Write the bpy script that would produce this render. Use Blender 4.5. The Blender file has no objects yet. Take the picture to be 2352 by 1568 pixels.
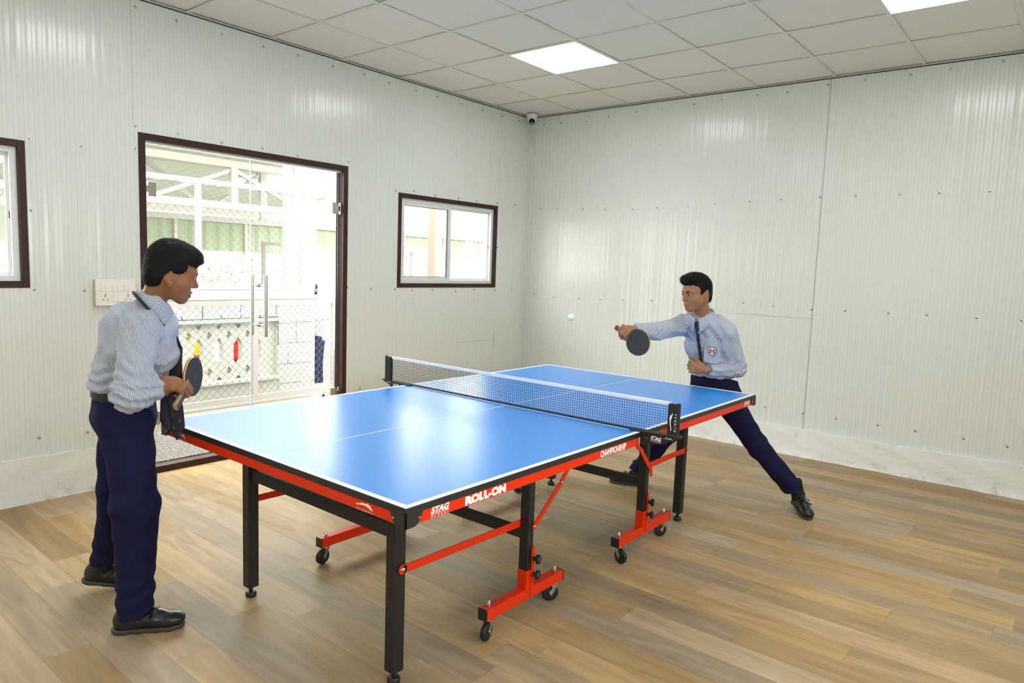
import bpy, bmesh, math, random
import numpy as np
from mathutils import Vector, Matrix, Quaternion

random.seed(7)
SC = bpy.context.scene
COL = SC.collection
PI = math.pi

# ------------------------------------------------------------------ camera, world, exposure
cam_data = bpy.data.cameras.new('camera')
cam_data.sensor_width = 36.0
cam_data.lens = 1597.52 / 2352 * 36.0
cam_data.clip_start = 0.05
cam = bpy.data.objects.new('camera', cam_data)
COL.objects.link(cam)
CX = Vector((-0.63405313, 0.7724561, 0.03589156))
CY = Vector((0.0603108, 0.09567086, -0.99358427))
CZ = Vector((-0.770934, -0.62782056, -0.10724785))
CPOS = Vector((5.82600906, 4.60346406, 1.45803173))
mw = Matrix.Identity(4)
for r in range(3):
    mw[r][0] = CX[r]; mw[r][1] = -CY[r]; mw[r][2] = -CZ[r]; mw[r][3] = CPOS[r]
cam.matrix_world = mw
SC.camera = cam

SKY = 12.0        # overcast daylight outside
PANEL = 15.0     # ceiling light panels
SC.view_settings.view_transform = 'Standard'
SC.view_settings.look = 'None'
SC.view_settings.gamma = 1.0
SC.view_settings.use_curve_mapping = False
SC.view_settings.exposure = -0.04
world = bpy.data.worlds.new('overcast_sky')
SC.world = world
world.use_nodes = True
wn = world.node_tree
bg = wn.nodes['Background']
tc = wn.nodes.new('ShaderNodeTexCoord'); sx = wn.nodes.new('ShaderNodeSeparateXYZ')
rp = wn.nodes.new('ShaderNodeValToRGB')
rp.color_ramp.elements[0].position = 0.35; rp.color_ramp.elements[0].color = (0.55, 0.54, 0.5, 1)
rp.color_ramp.elements[1].position = 0.75; rp.color_ramp.elements[1].color = (1.0, 1.0, 1.0, 1)
mp = wn.nodes.new('ShaderNodeMapRange'); mp.inputs[1].default_value = -1; mp.inputs[2].default_value = 1
wn.links.new(tc.outputs['Generated'], sx.inputs[0]); wn.links.new(sx.outputs[2], mp.inputs[0])
wn.links.new(mp.outputs[0], rp.inputs[0]); wn.links.new(rp.outputs[0], bg.inputs[0])
bg.inputs[1].default_value = SKY

# ------------------------------------------------------------------ materials
def srgb(r, g, b):
    f = lambda c: (c / 255 / 12.92) if c / 255 <= 0.04045 else ((c / 255 + 0.055) / 1.055) ** 2.4
    return (f(r), f(g), f(b), 1.0)

def mat(name, col, rough=0.5, metal=0.0, spec=0.5, coat=0.0, noise=0.0, nscale=20.0, bump=0.0, bscale=60.0, emis=0.0):
    m = bpy.data.materials.new(name); m.use_nodes = True
    nt = m.node_tree; b = nt.nodes['Principled BSDF']
    b.inputs['Base Color'].default_value = col
    b.inputs['Roughness'].default_value = rough
    b.inputs['Metallic'].default_value = metal
    b.inputs['Specular IOR Level'].default_value = spec
    b.inputs['Coat Weight'].default_value = coat
    b.inputs['Coat Roughness'].default_value = 0.15
    if emis:
        b.inputs['Emission Color'].default_value = col
        b.inputs['Emission Strength'].default_value = emis
    if noise or bump:
        t = nt.nodes.new('ShaderNodeTexCoord')
        if noise:
            n = nt.nodes.new('ShaderNodeTexNoise'); n.inputs['Scale'].default_value = nscale; n.inputs['Detail'].default_value = 4
            nt.links.new(t.outputs['Object'], n.inputs['Vector'])
            mx = nt.nodes.new('ShaderNodeMix'); mx.data_type = 'RGBA'
            mx.inputs[6].default_value = tuple(max(0, c * (1 - noise)) for c in col[:3]) + (1,)
            mx.inputs[7].default_value = tuple(min(1, c * (1 + noise)) for c in col[:3]) + (1,)
            nt.links.new(n.outputs[0], mx.inputs[0]); nt.links.new(mx.outputs[2], b.inputs['Base Color'])
        if bump:
            n2 = nt.nodes.new('ShaderNodeTexNoise'); n2.inputs['Scale'].default_value = bscale; n2.inputs['Detail'].default_value = 3
            nt.links.new(t.outputs['Object'], n2.inputs['Vector'])
            bp = nt.nodes.new('ShaderNodeBump'); bp.inputs['Strength'].default_value = bump; bp.inputs['Distance'].default_value = 0.01
            nt.links.new(n2.outputs[0], bp.inputs['Height']); nt.links.new(bp.outputs[0], b.inputs['Normal'])
    return m

M = {}
M['wall'] = mat('ribbed_sheet_cream', srgb(223, 227, 221), 0.19, 0, 0.5, 0.0, bump=0.03, bscale=3)
M['seam'] = mat('sheet_seam_dark', srgb(120, 122, 112), 0.5)
M['steel'] = mat('zinc_steel', srgb(190, 190, 188), 0.25, 1.0)
M['chrome'] = mat('brushed_steel', srgb(200, 198, 190), 0.22, 1.0)
M['brown'] = mat('dark_brown_paint', srgb(56, 32, 27), 0.45, 0, 0.3, 0.0)
M['upvc'] = mat('white_upvc', srgb(226, 230, 228), 0.3)
M['gasket'] = mat('dark_gasket', srgb(50, 60, 55), 0.5)
M['tile'] = mat('ceiling_tile_board', srgb(232, 233, 228), 0.8, noise=0.02, nscale=1.2)
M['tbar'] = mat('ceiling_tee_bar', srgb(224, 226, 216), 0.3)
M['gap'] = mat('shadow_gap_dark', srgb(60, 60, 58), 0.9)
M['ivory'] = mat('ivory_plastic', srgb(238, 237, 226), 0.35)
M['ivory_side'] = mat('ivory_plastic_box', srgb(214, 206, 184), 0.45)
M['whiteplastic'] = mat('white_plastic', srgb(225, 226, 228), 0.3)
M['blackglass'] = mat('black_glass', srgb(12, 12, 14), 0.1)
M['blackpaint'] = mat('black_powder_coat', srgb(30, 29, 28), 0.42, bump=0.05, bscale=400)
M['blackplastic'] = mat('black_plastic', srgb(36, 37, 36), 0.45)
M['red'] = mat('red_powder_coat', srgb(228, 50, 8), 0.42, 0, 0.3)
M['white_ink'] = mat('white_ink', srgb(245, 244, 240), 0.5)
M['line'] = mat('white_line_paint', srgb(250, 250, 250), 0.4)
M['rubberwheel'] = mat('black_rubber', srgb(28, 28, 29), 0.5)
M['netcord'] = mat('black_net_cord', srgb(25, 28, 45), 0.7)
M['nettape'] = mat('white_net_tape', srgb(235, 238, 246), 0.6)
M['ball'] = mat('white_celluloid', srgb(240, 240, 232), 0.35)
M['blackcloth'] = mat('black_woven_sleeve', srgb(28, 30, 32), 0.7, bump=0.2, bscale=300)
M['oldpaint'] = mat('whitewashed_block', srgb(174, 172, 163), 0.85, noise=0.1, nscale=6, bump=0.5, bscale=25)
M['wall_top'] = mat('whitewashed_coping', srgb(150, 150, 146), 0.85, bump=0.4, bscale=40)
M['gatepaint'] = mat('white_painted_steel', srgb(162, 153, 150), 0.6, noise=0.06, nscale=30)
M['wire'] = mat('chainlink_wire', srgb(84, 86, 83), 0.6, 0.0)
M['wirewhite'] = mat('white_chainlink_wire', srgb(190, 190, 188), 0.5)
M['concrete'] = mat('pale_concrete', srgb(128, 124, 115), 0.9, noise=0.1, nscale=5, bump=0.2, bscale=30)
M['strip'] = mat('threshold_metal_strip', srgb(196, 170, 130), 0.5)
M['roofsheet'] = mat('pale_roof_sheet', srgb(178, 184, 172), 0.6)
M['green'] = mat('pale_green_cladding', srgb(130, 140, 114), 0.6)
M['truss'] = mat('white_truss_steel', srgb(166, 160, 152), 0.6, noise=0.05, nscale=20)
M['palewall'] = mat('pale_render', srgb(205, 205, 200), 0.9)
M['pink'] = mat('pinkish_painted_column', srgb(150, 112, 98), 0.7)
M['leaf'] = mat('leaf_green', srgb(128, 150, 100), 0.6)

def glass_material():
    m = bpy.data.materials.new('clear_glass'); m.use_nodes = True
    nt = m.node_tree; nt.nodes.remove(nt.nodes['Principled BSDF'])
    out = nt.nodes['Material Output']
    tr = nt.nodes.new('ShaderNodeBsdfTransparent'); tr.inputs[0].default_value = (0.95, 0.97, 0.955, 1)
    gl = nt.nodes.new('ShaderNodeBsdfGlossy'); gl.inputs['Roughness'].default_value = 0.02
    lw = nt.nodes.new('ShaderNodeLayerWeight'); pw = nt.nodes.new('ShaderNodeMath'); pw.operation = 'POWER'; pw.inputs[1].default_value = 5.0
    nt.links.new(lw.outputs['Facing'], pw.inputs[0]); fr = nt.nodes.new('ShaderNodeMath'); fr.operation = 'MULTIPLY_ADD'; fr.inputs[1].default_value = 0.9; fr.inputs[2].default_value = 0.03
    nt.links.new(pw.outputs[0], fr.inputs[0])
    mx = nt.nodes.new('ShaderNodeMixShader')
    nt.links.new(fr.outputs[0], mx.inputs[0]); nt.links.new(tr.outputs[0], mx.inputs[1])
    nt.links.new(gl.outputs[0], mx.inputs[2]); nt.links.new(mx.outputs[0], out.inputs[0])
    return m
M['glass'] = glass_material()
M['glassedge'] = mat('green_glass_edge', srgb(24, 52, 44), 0.2); M['glassedge2'] = mat('pale_glass_edge', srgb(176, 196, 190), 0.2)
M['strap'] = mat('pale_joint_strip', srgb(176, 192, 224), 0.35)

def panel_material():
    m = bpy.data.materials.new('light_diffuser'); m.use_nodes = True
    nt = m.node_tree; b = nt.nodes['Principled BSDF']
    b.inputs['Base Color'].default_value = (0.9, 0.9, 0.9, 1)
    b.inputs['Emission Color'].default_value = (0.96, 0.99, 1.0, 1)
    b.inputs['Emission Strength'].default_value = PANEL
    return m
M['panel'] = panel_material()

def nd(nt, t, **kw):
    n = nt.nodes.new(t)
    for k, v in kw.items(): setattr(n, k, v)
    return n

def math_node(nt, op, a, b=None, c=None):
    n = nt.nodes.new('ShaderNodeMath'); n.operation = op
    for i, v in enumerate((a, b, c)):
        if v is None: continue
        if isinstance(v, (int, float)): n.inputs[i].default_value = v
        else: nt.links.new(v, n.inputs[i])
    return n.outputs[0]

def floor_material():
    # vinyl planks 0.153 m wide running along Y
    m = bpy.data.materials.new('wood_plank_vinyl'); m.use_nodes = True
    nt = m.node_tree; b = nt.nodes['Principled BSDF']; L = nt.links.new
    tcn = nd(nt, 'ShaderNodeTexCoord'); sp = nd(nt, 'ShaderNodeSeparateXYZ'); L(tcn.outputs['Object'], sp.inputs[0])
    W = 0.153; LEN = 1.22
    xs = math_node(nt, 'DIVIDE', math_node(nt, 'SUBTRACT', sp.outputs[0], 4.735 - 153 * W), W)
    row = math_node(nt, 'FLOOR', xs); fx = math_node(nt, 'FRACT', xs)
    wn1 = nd(nt, 'ShaderNodeTexWhiteNoise'); wn1.noise_dimensions = '1D'; L(row, wn1.inputs['W'])
    ys = math_node(nt, 'ADD', math_node(nt, 'DIVIDE', sp.outputs[1], LEN), math_node(nt, 'MULTIPLY', wn1.outputs[0], 7.0))
    pl = math_node(nt, 'FLOOR', ys); fy = math_node(nt, 'FRACT', ys)
    cv = nd(nt, 'ShaderNodeCombineXYZ'); L(row, cv.inputs[0]); L(pl, cv.inputs[1])
    wn2 = nd(nt, 'ShaderNodeTexWhiteNoise'); wn2.noise_dimensions = '2D'; L(cv.outputs[0], wn2.inputs['Vector'])
    # grain coordinate: stretched along Y, shifted per plank
    off = math_node(nt, 'MULTIPLY', wn2.outputs[0], 30.0)
    gx = math_node(nt, 'MULTIPLY', math_node(nt, 'ADD', sp.outputs[0], off), 11.0)
    gy = math_node(nt, 'MULTIPLY', math_node(nt, 'ADD', sp.outputs[1], off), 1.7)
    gv = nd(nt, 'ShaderNodeCombineXYZ'); L(gx, gv.inputs[0]); L(gy, gv.inputs[1]); L(off, gv.inputs[2])
    n1 = nd(nt, 'ShaderNodeTexNoise'); n1.inputs['Scale'].default_value = 1.0; n1.inputs['Detail'].default_value = 6; n1.inputs['Roughness'].default_value = 0.6; n1.inputs['Distortion'].default_value = 1.2
    L(gv.outputs[0], n1.inputs['Vector'])
    gv2 = nd(nt, 'ShaderNodeVectorMath', operation='MULTIPLY'); gv2.inputs[1].default_value = (5, 1.2, 1); L(gv.outputs[0], gv2.inputs[0])
    n2 = nd(nt, 'ShaderNodeTexNoise'); n2.inputs['Scale'].default_value = 1.0; n2.inputs['Detail'].default_value = 4
    L(gv2.outputs[0], n2.inputs['Vector'])
    ramp = nd(nt, 'ShaderNodeValToRGB'); e = ramp.color_ramp.elements
    e[0].position = 0.25; e[0].color = srgb(142, 118, 86)
    e[1].position = 0.75; e[1].color = srgb(196, 172, 132)
    e2 = ramp.color_ramp.elements.new(0.5); e2.color = srgb(174, 149, 112)
    g = math_node(nt, 'ADD', math_node(nt, 'MULTIPLY', n1.outputs[0], 0.72), math_node(nt, 'MULTIPLY', n2.outputs[0], 0.28))
    L(g, ramp.inputs[0])
    # plank tint
    hs = nd(nt, 'ShaderNodeHueSaturation'); L(ramp.outputs[0], hs.inputs['Color'])
    wn3 = nd(nt, 'ShaderNodeTexWhiteNoise'); wn3.noise_dimensions = '3D'
    cv3 = nd(nt, 'ShaderNodeCombineXYZ'); L(row, cv3.inputs[0]); L(pl, cv3.inputs[1]); cv3.inputs[2].default_value = 3.3; L(cv3.outputs[0], wn3.inputs['Vector'])
    val = math_node(nt, 'ADD', 0.74, math_node(nt, 'MULTIPLY', wn2.outputs[0], 0.38)); L(val, hs.inputs['Value'])
    sat = math_node(nt, 'ADD', 0.80, math_node(nt, 'MULTIPLY', wn3.outputs[0], 0.35)); L(sat, hs.inputs['Saturation'])
    # joints
    ex = math_node(nt, 'MINIMUM', fx, math_node(nt, 'SUBTRACT', 1.0, fx))
    ey = math_node(nt, 'MULTIPLY', math_node(nt, 'MINIMUM', fy, math_node(nt, 'SUBTRACT', 1.0, fy)), LEN / W)
    ed = math_node(nt, 'MINIMUM', ex, ey)
    ln = nd(nt, 'ShaderNodeMapRange'); ln.inputs[1].default_value = 0.004; ln.inputs[2].default_value = 0.012; ln.inputs[3].default_value = 0.72; ln.inputs[4].default_value = 1.0
    L(ed, ln.inputs[0])
    mx = nd(nt, 'ShaderNodeMix', data_type='RGBA', blend_type='MULTIPLY'); mx.inputs[0].default_value = 1.0
    L(hs.outputs[0], mx.inputs[6]); L(ln.outputs[0], mx.inputs[7]); L(mx.outputs[2], b.inputs['Base Color'])
    rr = nd(nt, 'ShaderNodeMapRange'); rr.inputs[3].default_value = 0.36; rr.inputs[4].default_value = 0.52; L(n1.outputs[0], rr.inputs[0]); L(rr.outputs[0], b.inputs['Roughness'])
    b.inputs['Specular IOR Level'].default_value = 0.14
    bp = nd(nt, 'ShaderNodeBump'); bp.inputs['Strength'].default_value = 0.12; bp.inputs['Distance'].default_value = 0.002
    L(math_node(nt, 'MULTIPLY', g, ln.outputs[0]), bp.inputs['Height']); L(bp.outputs[0], b.inputs['Normal'])
    return m
M['floor'] = floor_material()

def plinth_material():
    m = mat('whitewashed_plaster', srgb(226, 225, 218), 0.85, bump=0.5, bscale=30)
    nt = m.node_tree; b = nt.nodes['Principled BSDF']; L = nt.links.new
    tcn = nd(nt, 'ShaderNodeTexCoord'); sp = nd(nt, 'ShaderNodeSeparateXYZ'); L(tcn.outputs['Object'], sp.inputs[0])
    n = nd(nt, 'ShaderNodeTexNoise'); n.inputs['Scale'].default_value = 9; n.inputs['Detail'].default_value = 8; n.inputs['Roughness'].default_value = 0.7; L(tcn.outputs['Object'], n.inputs['Vector'])
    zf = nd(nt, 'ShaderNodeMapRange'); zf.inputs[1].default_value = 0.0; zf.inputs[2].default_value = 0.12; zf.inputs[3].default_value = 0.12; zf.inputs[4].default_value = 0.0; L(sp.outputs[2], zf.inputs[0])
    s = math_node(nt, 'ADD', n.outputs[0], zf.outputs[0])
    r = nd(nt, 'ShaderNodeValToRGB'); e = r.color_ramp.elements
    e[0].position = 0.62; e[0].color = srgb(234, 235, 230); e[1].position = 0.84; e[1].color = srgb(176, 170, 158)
    L(s, r.inputs[0]); L(r.outputs[0], b.inputs['Base Color'])
    return m
M['plinth'] = plinth_material()

def mat_material():
    m = bpy.data.materials.new('looped_rubber_mat'); m.use_nodes = True
    nt = m.node_tree; b = nt.nodes['Principled BSDF']; L = nt.links.new
    tcn = nd(nt, 'ShaderNodeTexCoord')
    w = nd(nt, 'ShaderNodeTexWave', wave_type='BANDS', bands_direction='DIAGONAL'); w.inputs['Scale'].default_value = 22; w.inputs['Distortion'].default_value = 5.0; w.inputs['Detail'].default_value = 1.0; w.inputs['Detail Scale'].default_value = 3
    L(tcn.outputs['Object'], w.inputs['Vector'])
    r = nd(nt, 'ShaderNodeValToRGB'); e = r.color_ramp.elements
    e[0].position = 0.35; e[0].color = srgb(30, 26, 23); e[1].position = 0.65; e[1].color = srgb(104, 97, 87)
    L(w.outputs[0], r.inputs[0]); L(r.outputs[0], b.inputs['Base Color']); b.inputs['Roughness'].default_value = 0.7
    bp = nd(nt, 'ShaderNodeBump'); bp.inputs['Strength'].default_value = 0.6; bp.inputs['Distance'].default_value = 0.004
    L(w.outputs[0], bp.inputs['Height']); L(bp.outputs[0], b.inputs['Normal'])
    return m
M['mat'] = mat_material()

def table_blue():
    m = bpy.data.materials.new('table_blue_lacquer'); m.use_nodes = True
    nt = m.node_tree; b = nt.nodes['Principled BSDF']; L = nt.links.new
    b.inputs['Base Color'].default_value = srgb(30, 140, 234)
    b.inputs['Specular IOR Level'].default_value = 1.0
    tcn = nd(nt, 'ShaderNodeTexCoord')
    n = nd(nt, 'ShaderNodeTexNoise'); n.inputs['Scale'].default_value = 5; n.inputs['Detail'].default_value = 5; L(tcn.outputs['Object'], n.inputs['Vector'])
    rr = nd(nt, 'ShaderNodeMapRange'); rr.inputs[1].default_value = 0.3; rr.inputs[2].default_value = 0.7; rr.inputs[3].default_value = 0.27; rr.inputs[4].default_value = 0.34
    b.inputs['Roughness'].default_value = 0.30
    return m
M['blue'] = table_blue()

# ------------------------------------------------------------------ object helpers
def tag(o, label=None, cat=None, group=None, kind=None):
    if label: o['label'] = label
    if cat: o['category'] = cat
    if group: o['group'] = group
    if kind: o['kind'] = kind
    return o

def empty(name, loc, label=None, cat=None, group=None):
    o = bpy.data.objects.new(name, None); COL.objects.link(o); o.location = loc; o.empty_display_size = 0.1
    return tag(o, label, cat, group)

def world_origin(o):
    v = Vector((0, 0, 0))
    while o is not None:
        v += Vector(o.location); o = o.parent
    return v

class MB:
    """collects shapes in world coordinates"""
    def __init__(self): self.v = []; self.f = []; self.m = []; self.nb = 0
    def add(self, vs, fs, mi=0):
        n = len(self.v); self.v.extend([tuple(p) for p in vs])
        self.f.extend([tuple(i + n for i in f) for f in fs]); self.m.extend([mi] * len(fs)); return self
    def box(self, a, b, mi=0):
        x0, y0, z0 = [min(a[i], b[i]) for i in range(3)]; x1, y1, z1 = [max(a[i], b[i]) for i in range(3)]
        e = (self.nb % 7)*0.00012; self.nb += 1          # keeps faces of joined members from coinciding
        x0 -= e; y0 -= e; z0 -= e; x1 += e; y1 += e; z1 += e
        vs = [(x0,y0,z0),(x1,y0,z0),(x1,y1,z0),(x0,y1,z0),(x0,y0,z1),(x1,y0,z1),(x1,y1,z1),(x0,y1,z1)]
        return self.add(vs, [(0,3,2,1),(4,5,6,7),(0,1,5,4),(1,2,6,5),(2,3,7,6),(3,0,4,7)], mi)
    def bar(self, p, q, w, h, up=(0,0,1), mi=0):
        """box beam from p to q, w wide (sideways), h tall (along up)"""
        p = Vector(p); q = Vector(q); d = (q - p).normalized(); u = Vector(up)
        s = d.cross(u)
        if s.length < 1e-5: s = d.cross(Vector((1, 0, 0)))
        s.normalize(); u = s.cross(d).normalized()
        vs = []
        for c in (p, q):
            for a, b in ((-1,-1),(1,-1),(1,1),(-1,1)):
                vs.append(c + s * (a * w / 2) + u * (b * h / 2))
        return self.add(vs, [(0,3,2,1),(4,5,6,7),(0,1,5,4),(1,2,6,5),(2,3,7,6),(3,0,4,7)], mi)
    def tube(self, pts, r, n=12, mi=0, cap=True):
        pts = [Vector(p) for p in pts]; rs = r if hasattr(r, '__len__') else [r] * len(pts)
        rings = []; prev = None
        for i, p in enumerate(pts):
            d = (pts[min(i + 1, len(pts) - 1)] - pts[max(i - 1, 0)])
            if d.length < 1e-9: d = Vector((0, 0, 1))
            d.normalize()
            if prev is None:
                a = d.cross(Vector((0, 0, 1)))
                if a.length < 0.05: a = d.cross(Vector((1, 0, 0)))
            else: a = prev - d * prev.dot(d)
            a.normalize(); prev = a; b = d.cross(a)
            rings.append([p + (a * math.cos(2*PI*k/n) + b * math.sin(2*PI*k/n)) * rs[i] for k in range(n)])
        vs = [v for rg in rings for v in rg]; fs = []
        for i in range(len(rings) - 1):
            for k in range(n):
                fs.append((i*n+k, i*n+(k+1)%n, (i+1)*n+(k+1)%n, (i+1)*n+k))
        if cap: fs.append(tuple(reversed(range(n)))); fs.append(tuple((len(rings)-1)*n + k for k in range(n)))
        return self.add(vs, fs, mi)
    def cyl(self, p, q, r, n=20, mi=0): return self.tube([p, q], r, n, mi)
    def sphere(self, c, r, n=20, mi=0, sc=(1,1,1)):
        vs = []; fs = []; m = n // 2
        for i in range(m + 1):
            t = PI * i / m
            for k in range(n):
                a = 2*PI*k/n
                vs.append((c[0]+r*sc[0]*math.sin(t)*math.cos(a), c[1]+r*sc[1]*math.sin(t)*math.sin(a), c[2]+r*sc[2]*math.cos(t)))
        for i in range(m):
            for k in range(n): fs.append((i*n+k, (i+1)*n+k, (i+1)*n+(k+1)%n, i*n+(k+1)%n))
        return self.add(vs, fs, mi)
    def lathe(self, c, prof, axis=(0,0,1), n=28, mi=0):
        """prof: list of (r, h) along axis from c"""
        ax = Vector(axis).normalized(); a = ax.cross(Vector((1,0,0)))
        if a.length < 0.1: a = ax.cross(Vector((0,1,0)))
        a.normalize(); b = ax.cross(a); c = Vector(c); vs = []; fs = []
        for r, h in prof:
            for k in range(n):
                vs.append(c + ax*h + (a*math.cos(2*PI*k/n) + b*math.sin(2*PI*k/n))*max(r, 1e-5))
        for i in range(len(prof)-1):
            for k in range(n): fs.append((i*n+k, i*n+(k+1)%n, (i+1)*n+(k+1)%n, (i+1)*n+k))
        return self.add(vs, fs, mi)
    def prism(self, poly, origin, ux, uy, depth, mi=0):
        """2D polygon in plane (ux, uy) at origin extruded by vector depth"""
        o = Vector(origin); ux = Vector(ux); uy = Vector(uy); d = Vector(depth); n = len(poly)
        vs = [o + ux*a + uy*b for a, b in poly] + [o + ux*a + uy*b + d for a, b in poly]
        fs = [tuple(reversed(range(n))), tuple(range(n, 2*n))] + [(i, (i+1)%n, n+(i+1)%n, n+i) for i in range(n)]
        return self.add(vs, fs, mi)
    def build(self, name, mats, parent=None, smooth=False, bevel=0.0, recalc=True, loc=None, seg=2):
        me = bpy.data.meshes.new(name); me.from_pydata(self.v, [], self.f)
        if not isinstance(mats, (list, tuple)): mats = [mats]
        for m in mats: me.materials.append(m)
        me.polygons.foreach_set('material_index', self.m)
        if recalc:
            bm = bmesh.new(); bm.from_mesh(me); bmesh.ops.recalc_face_normals(bm, faces=bm.faces); bm.to_mesh(me); bm.free()
        if smooth: me.polygons.foreach_set('use_smooth', [True]*len(me.polygons))
        o = bpy.data.objects.new(name, me); COL.objects.link(o)
        org = Vector((0,0,0))
        if parent is not None: o.parent = parent; org = world_origin(parent)
        if loc is not None: o.location = Vector(loc) - org; org = Vector(loc)
        if org.length > 0: me.transform(Matrix.Translation(-org))
        if smooth:
            try: me.set_sharp_from_angle(angle=math.radians(40))
            except Exception: pass
        if bevel:
            bv = o.modifiers.new('bevel', 'BEVEL'); bv.width = bevel; bv.segments = seg; bv.limit_method = 'ANGLE'; bv.angle_limit = math.radians(40)
        me.update()
        return o

def box_obj(name, a, b, m, parent=None, bevel=0.0, loc=None): return MB().box(a, b).build(name, m, parent, bevel=bevel, loc=loc)

def text_obj(name, body, m, parent, origin, ux, uy, height, width=None, bold=0.0, shear=0.0, thick=0.0006, spacing=1.0):
    """flat raised lettering; origin = lower left corner, ux/uy directions, exact height and width"""
    cu = bpy.data.curves.new(name, 'FONT'); cu.body = body; cu.size = 1.0; cu.offset = bold; cu.shear = shear; cu.space_character = spacing
    cu.extrude = 0.0; cu.resolution_u = 4
    ob = bpy.data.objects.new(name + '_src', cu); COL.objects.link(ob)
    dg = bpy.context.evaluated_depsgraph_get()
    me = bpy.data.meshes.new_from_object(ob.evaluated_get(dg))
    bpy.data.objects.remove(ob); bpy.data.curves.remove(cu)
    co = np.array([v.co[:] for v in me.vertices])
    mn = co.min(0); mx = co.max(0)
    sy = height / (mx[1] - mn[1]); sx_ = (width / (mx[0] - mn[0])) if width else sy
    ux = Vector(ux).normalized(); uy = Vector(uy).normalized(); nz = ux.cross(uy)
    org = Vector(origin); po = world_origin(parent)
    for v in me.vertices:
        p = org + ux * ((v.co.x - mn[0]) * sx_) + uy * ((v.co.y - mn[1]) * sy) + nz * thick
        v.co = p - po
    me.materials.clear(); me.materials.append(m); me.name = name
    o = bpy.data.objects.new(name, me); COL.objects.link(o); o.parent = parent
    return o

def copy_tree(o, parent=None, kids=None):
    c = o.copy(); COL.objects.link(c)
    if parent is not None: c.parent = parent
    for ch in [k for k in bpy.data.objects if k.parent == o]: copy_tree(ch, c)
    return c
# ------------------------------------------------------------------ room shell
RX, RY, RH = 7.2, 6.0, 2.995
def rib_profile(s0, s1, seams):
    """polyline (s, h) of the ribbed sheet between s0 and s1"""
    P = 0.05; pts = []
    k = math.floor(s0 / P)
    raw = []
    while k * P < s1 + P:
        b = k * P
        j = 0.0006 * math.sin(k * 1.7) + 0.0004 * math.sin(k * 0.61 + 2)
        raw += [(b + 0.0, 0.0), (b + 0.0014, -0.0018), (b + 0.0028, 0.0), (b + 0.022, 0.0002 + j), (b + 0.0240, 0.0018 + j), (b + 0.0255, 0.0024 + j), (b + 0.0275, 0.0026 + j), (b + 0.0295, 0.0024 + j), (b + 0.0310, 0.0018 + j), (b + 0.033, 0.0002 + j)]
        k += 1
    pts = [(s0, 0.0)] + [p for p in raw if s0 + 1e-4 < p[0] < s1 - 1e-4] + [(s1, 0.0)]
    return pts
def ribbed_wall(name, axis, const, sgn, length, openings, z0, z1, seams=()):
    mb = MB()
    cuts = sorted(set([0.0, length] + [o[0] for o in openings] + [o[1] for o in openings]))
    for a, b in zip(cuts[:-1], cuts[1:]):
        if b - a < 1e-6: continue
        zs = [z0]; mid = (a + b) / 2
        op = sorted([(o[2], o[3]) for o in openings if o[0] < mid < o[1]])
        segs = []; cur = z0
        for oz0, oz1 in op:
            if oz0 > cur: segs.append((cur, oz0))
            cur = max(cur, oz1)
        if cur < z1: segs.append((cur, z1))
        pr = rib_profile(a, b, seams)
        for (p, q) in segs:
            vs = []; fs = []
            for s, h in pr:
                for z in (p, q):
                    vs.append((s, const + sgn*h, z) if axis == 'x' else (const + sgn*h, s, z))
            for i in range(len(pr) - 1): fs.append((2*i, 2*i+2, 2*i+3, 2*i+1))
            mb.add(vs, fs)
    o = mb.build(name, M['wall'], recalc=False)
    tag(o, kind='structure')
    return o

DOOR = (2.312, 3.903, 0.0, 2.200)
W1 = (0.478, 1.781, 1.240, 2.051)
W2 = (4.504, 5.807, 1.240, 2.051)
wl = ribbed_wall('wall_left', 'x', 0.0, 1, RX, [DOOR, W1, W2], 0.0, 3.03)
wr = ribbed_wall('wall_right', 'y', 0.0, 1, RY, [], 0.0, 3.03)
wb = ribbed_wall('wall_back', 'y', RX, -1, RY, [], 0.0, 3.03)
wf = ribbed_wall('wall_front', 'x', RY, -1, RX, [(2.7,4.2,1.24,2.05),(4.8,6.3,1.24,2.05)], 0.0, 3.03)  # both openings are added in this unseen wall to let in extra daylight
# outer skin of the left wall (same openings) so that the wall has thickness
mb = MB()
def skin(y):
    for a, b, z0, z1 in [(0,W1[0],0,RH),(W1[0],W1[1],0,W1[2]),(W1[0],W1[1],W1[3],RH),(W1[1],DOOR[0],0,RH),(DOOR[0],DOOR[1],DOOR[3],RH),
                         (DOOR[1],W2[0],0,RH),(W2[0],W2[1],0,W2[2]),(W2[0],W2[1],W2[3],RH),(W2[1],RX,0,RH)]:
        mb.box((a, y, z0), (b, y - 0.004, min(z1,RH) if z1<RH else 3.03))
skin(-0.055); mb.build('outer_skin', M['wall'], wl)

# sheet joints and stray marks
mb = MB()
for y in (2.944, 4.96): mb.box((0.0, y - 0.0008, 0.22), (0.0026, y + 0.0008, RH))
mb.box((0, 2.30, 1.1255), (0.0022, 2.95, 1.127)); 
mb.build('sheet_seam', M['seam'], wr)
mb = MB()
for x in (3.930,): mb.box((x - 0.0006, 0.0, 2.22), (x + 0.0006, 0.0026, RH))
mb.box((0.47, 0, 0.62), (0.4708, 0.0030, 0.80)); mb.box((0.47, 0, 0.7085), (1.03, 0.0026, 0.7092))
mb.build('sheet_seam', M['seam'], wl)
# corner trim where the two walls meet
o = MB().bar((0.004, 0.004, 0.24), (0.004, 0.004, RH), 0.012, 0.012, (1, 1, 0)).build('trim_1', M['wall'], bevel=0.003); tag(o, kind='structure')

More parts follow.
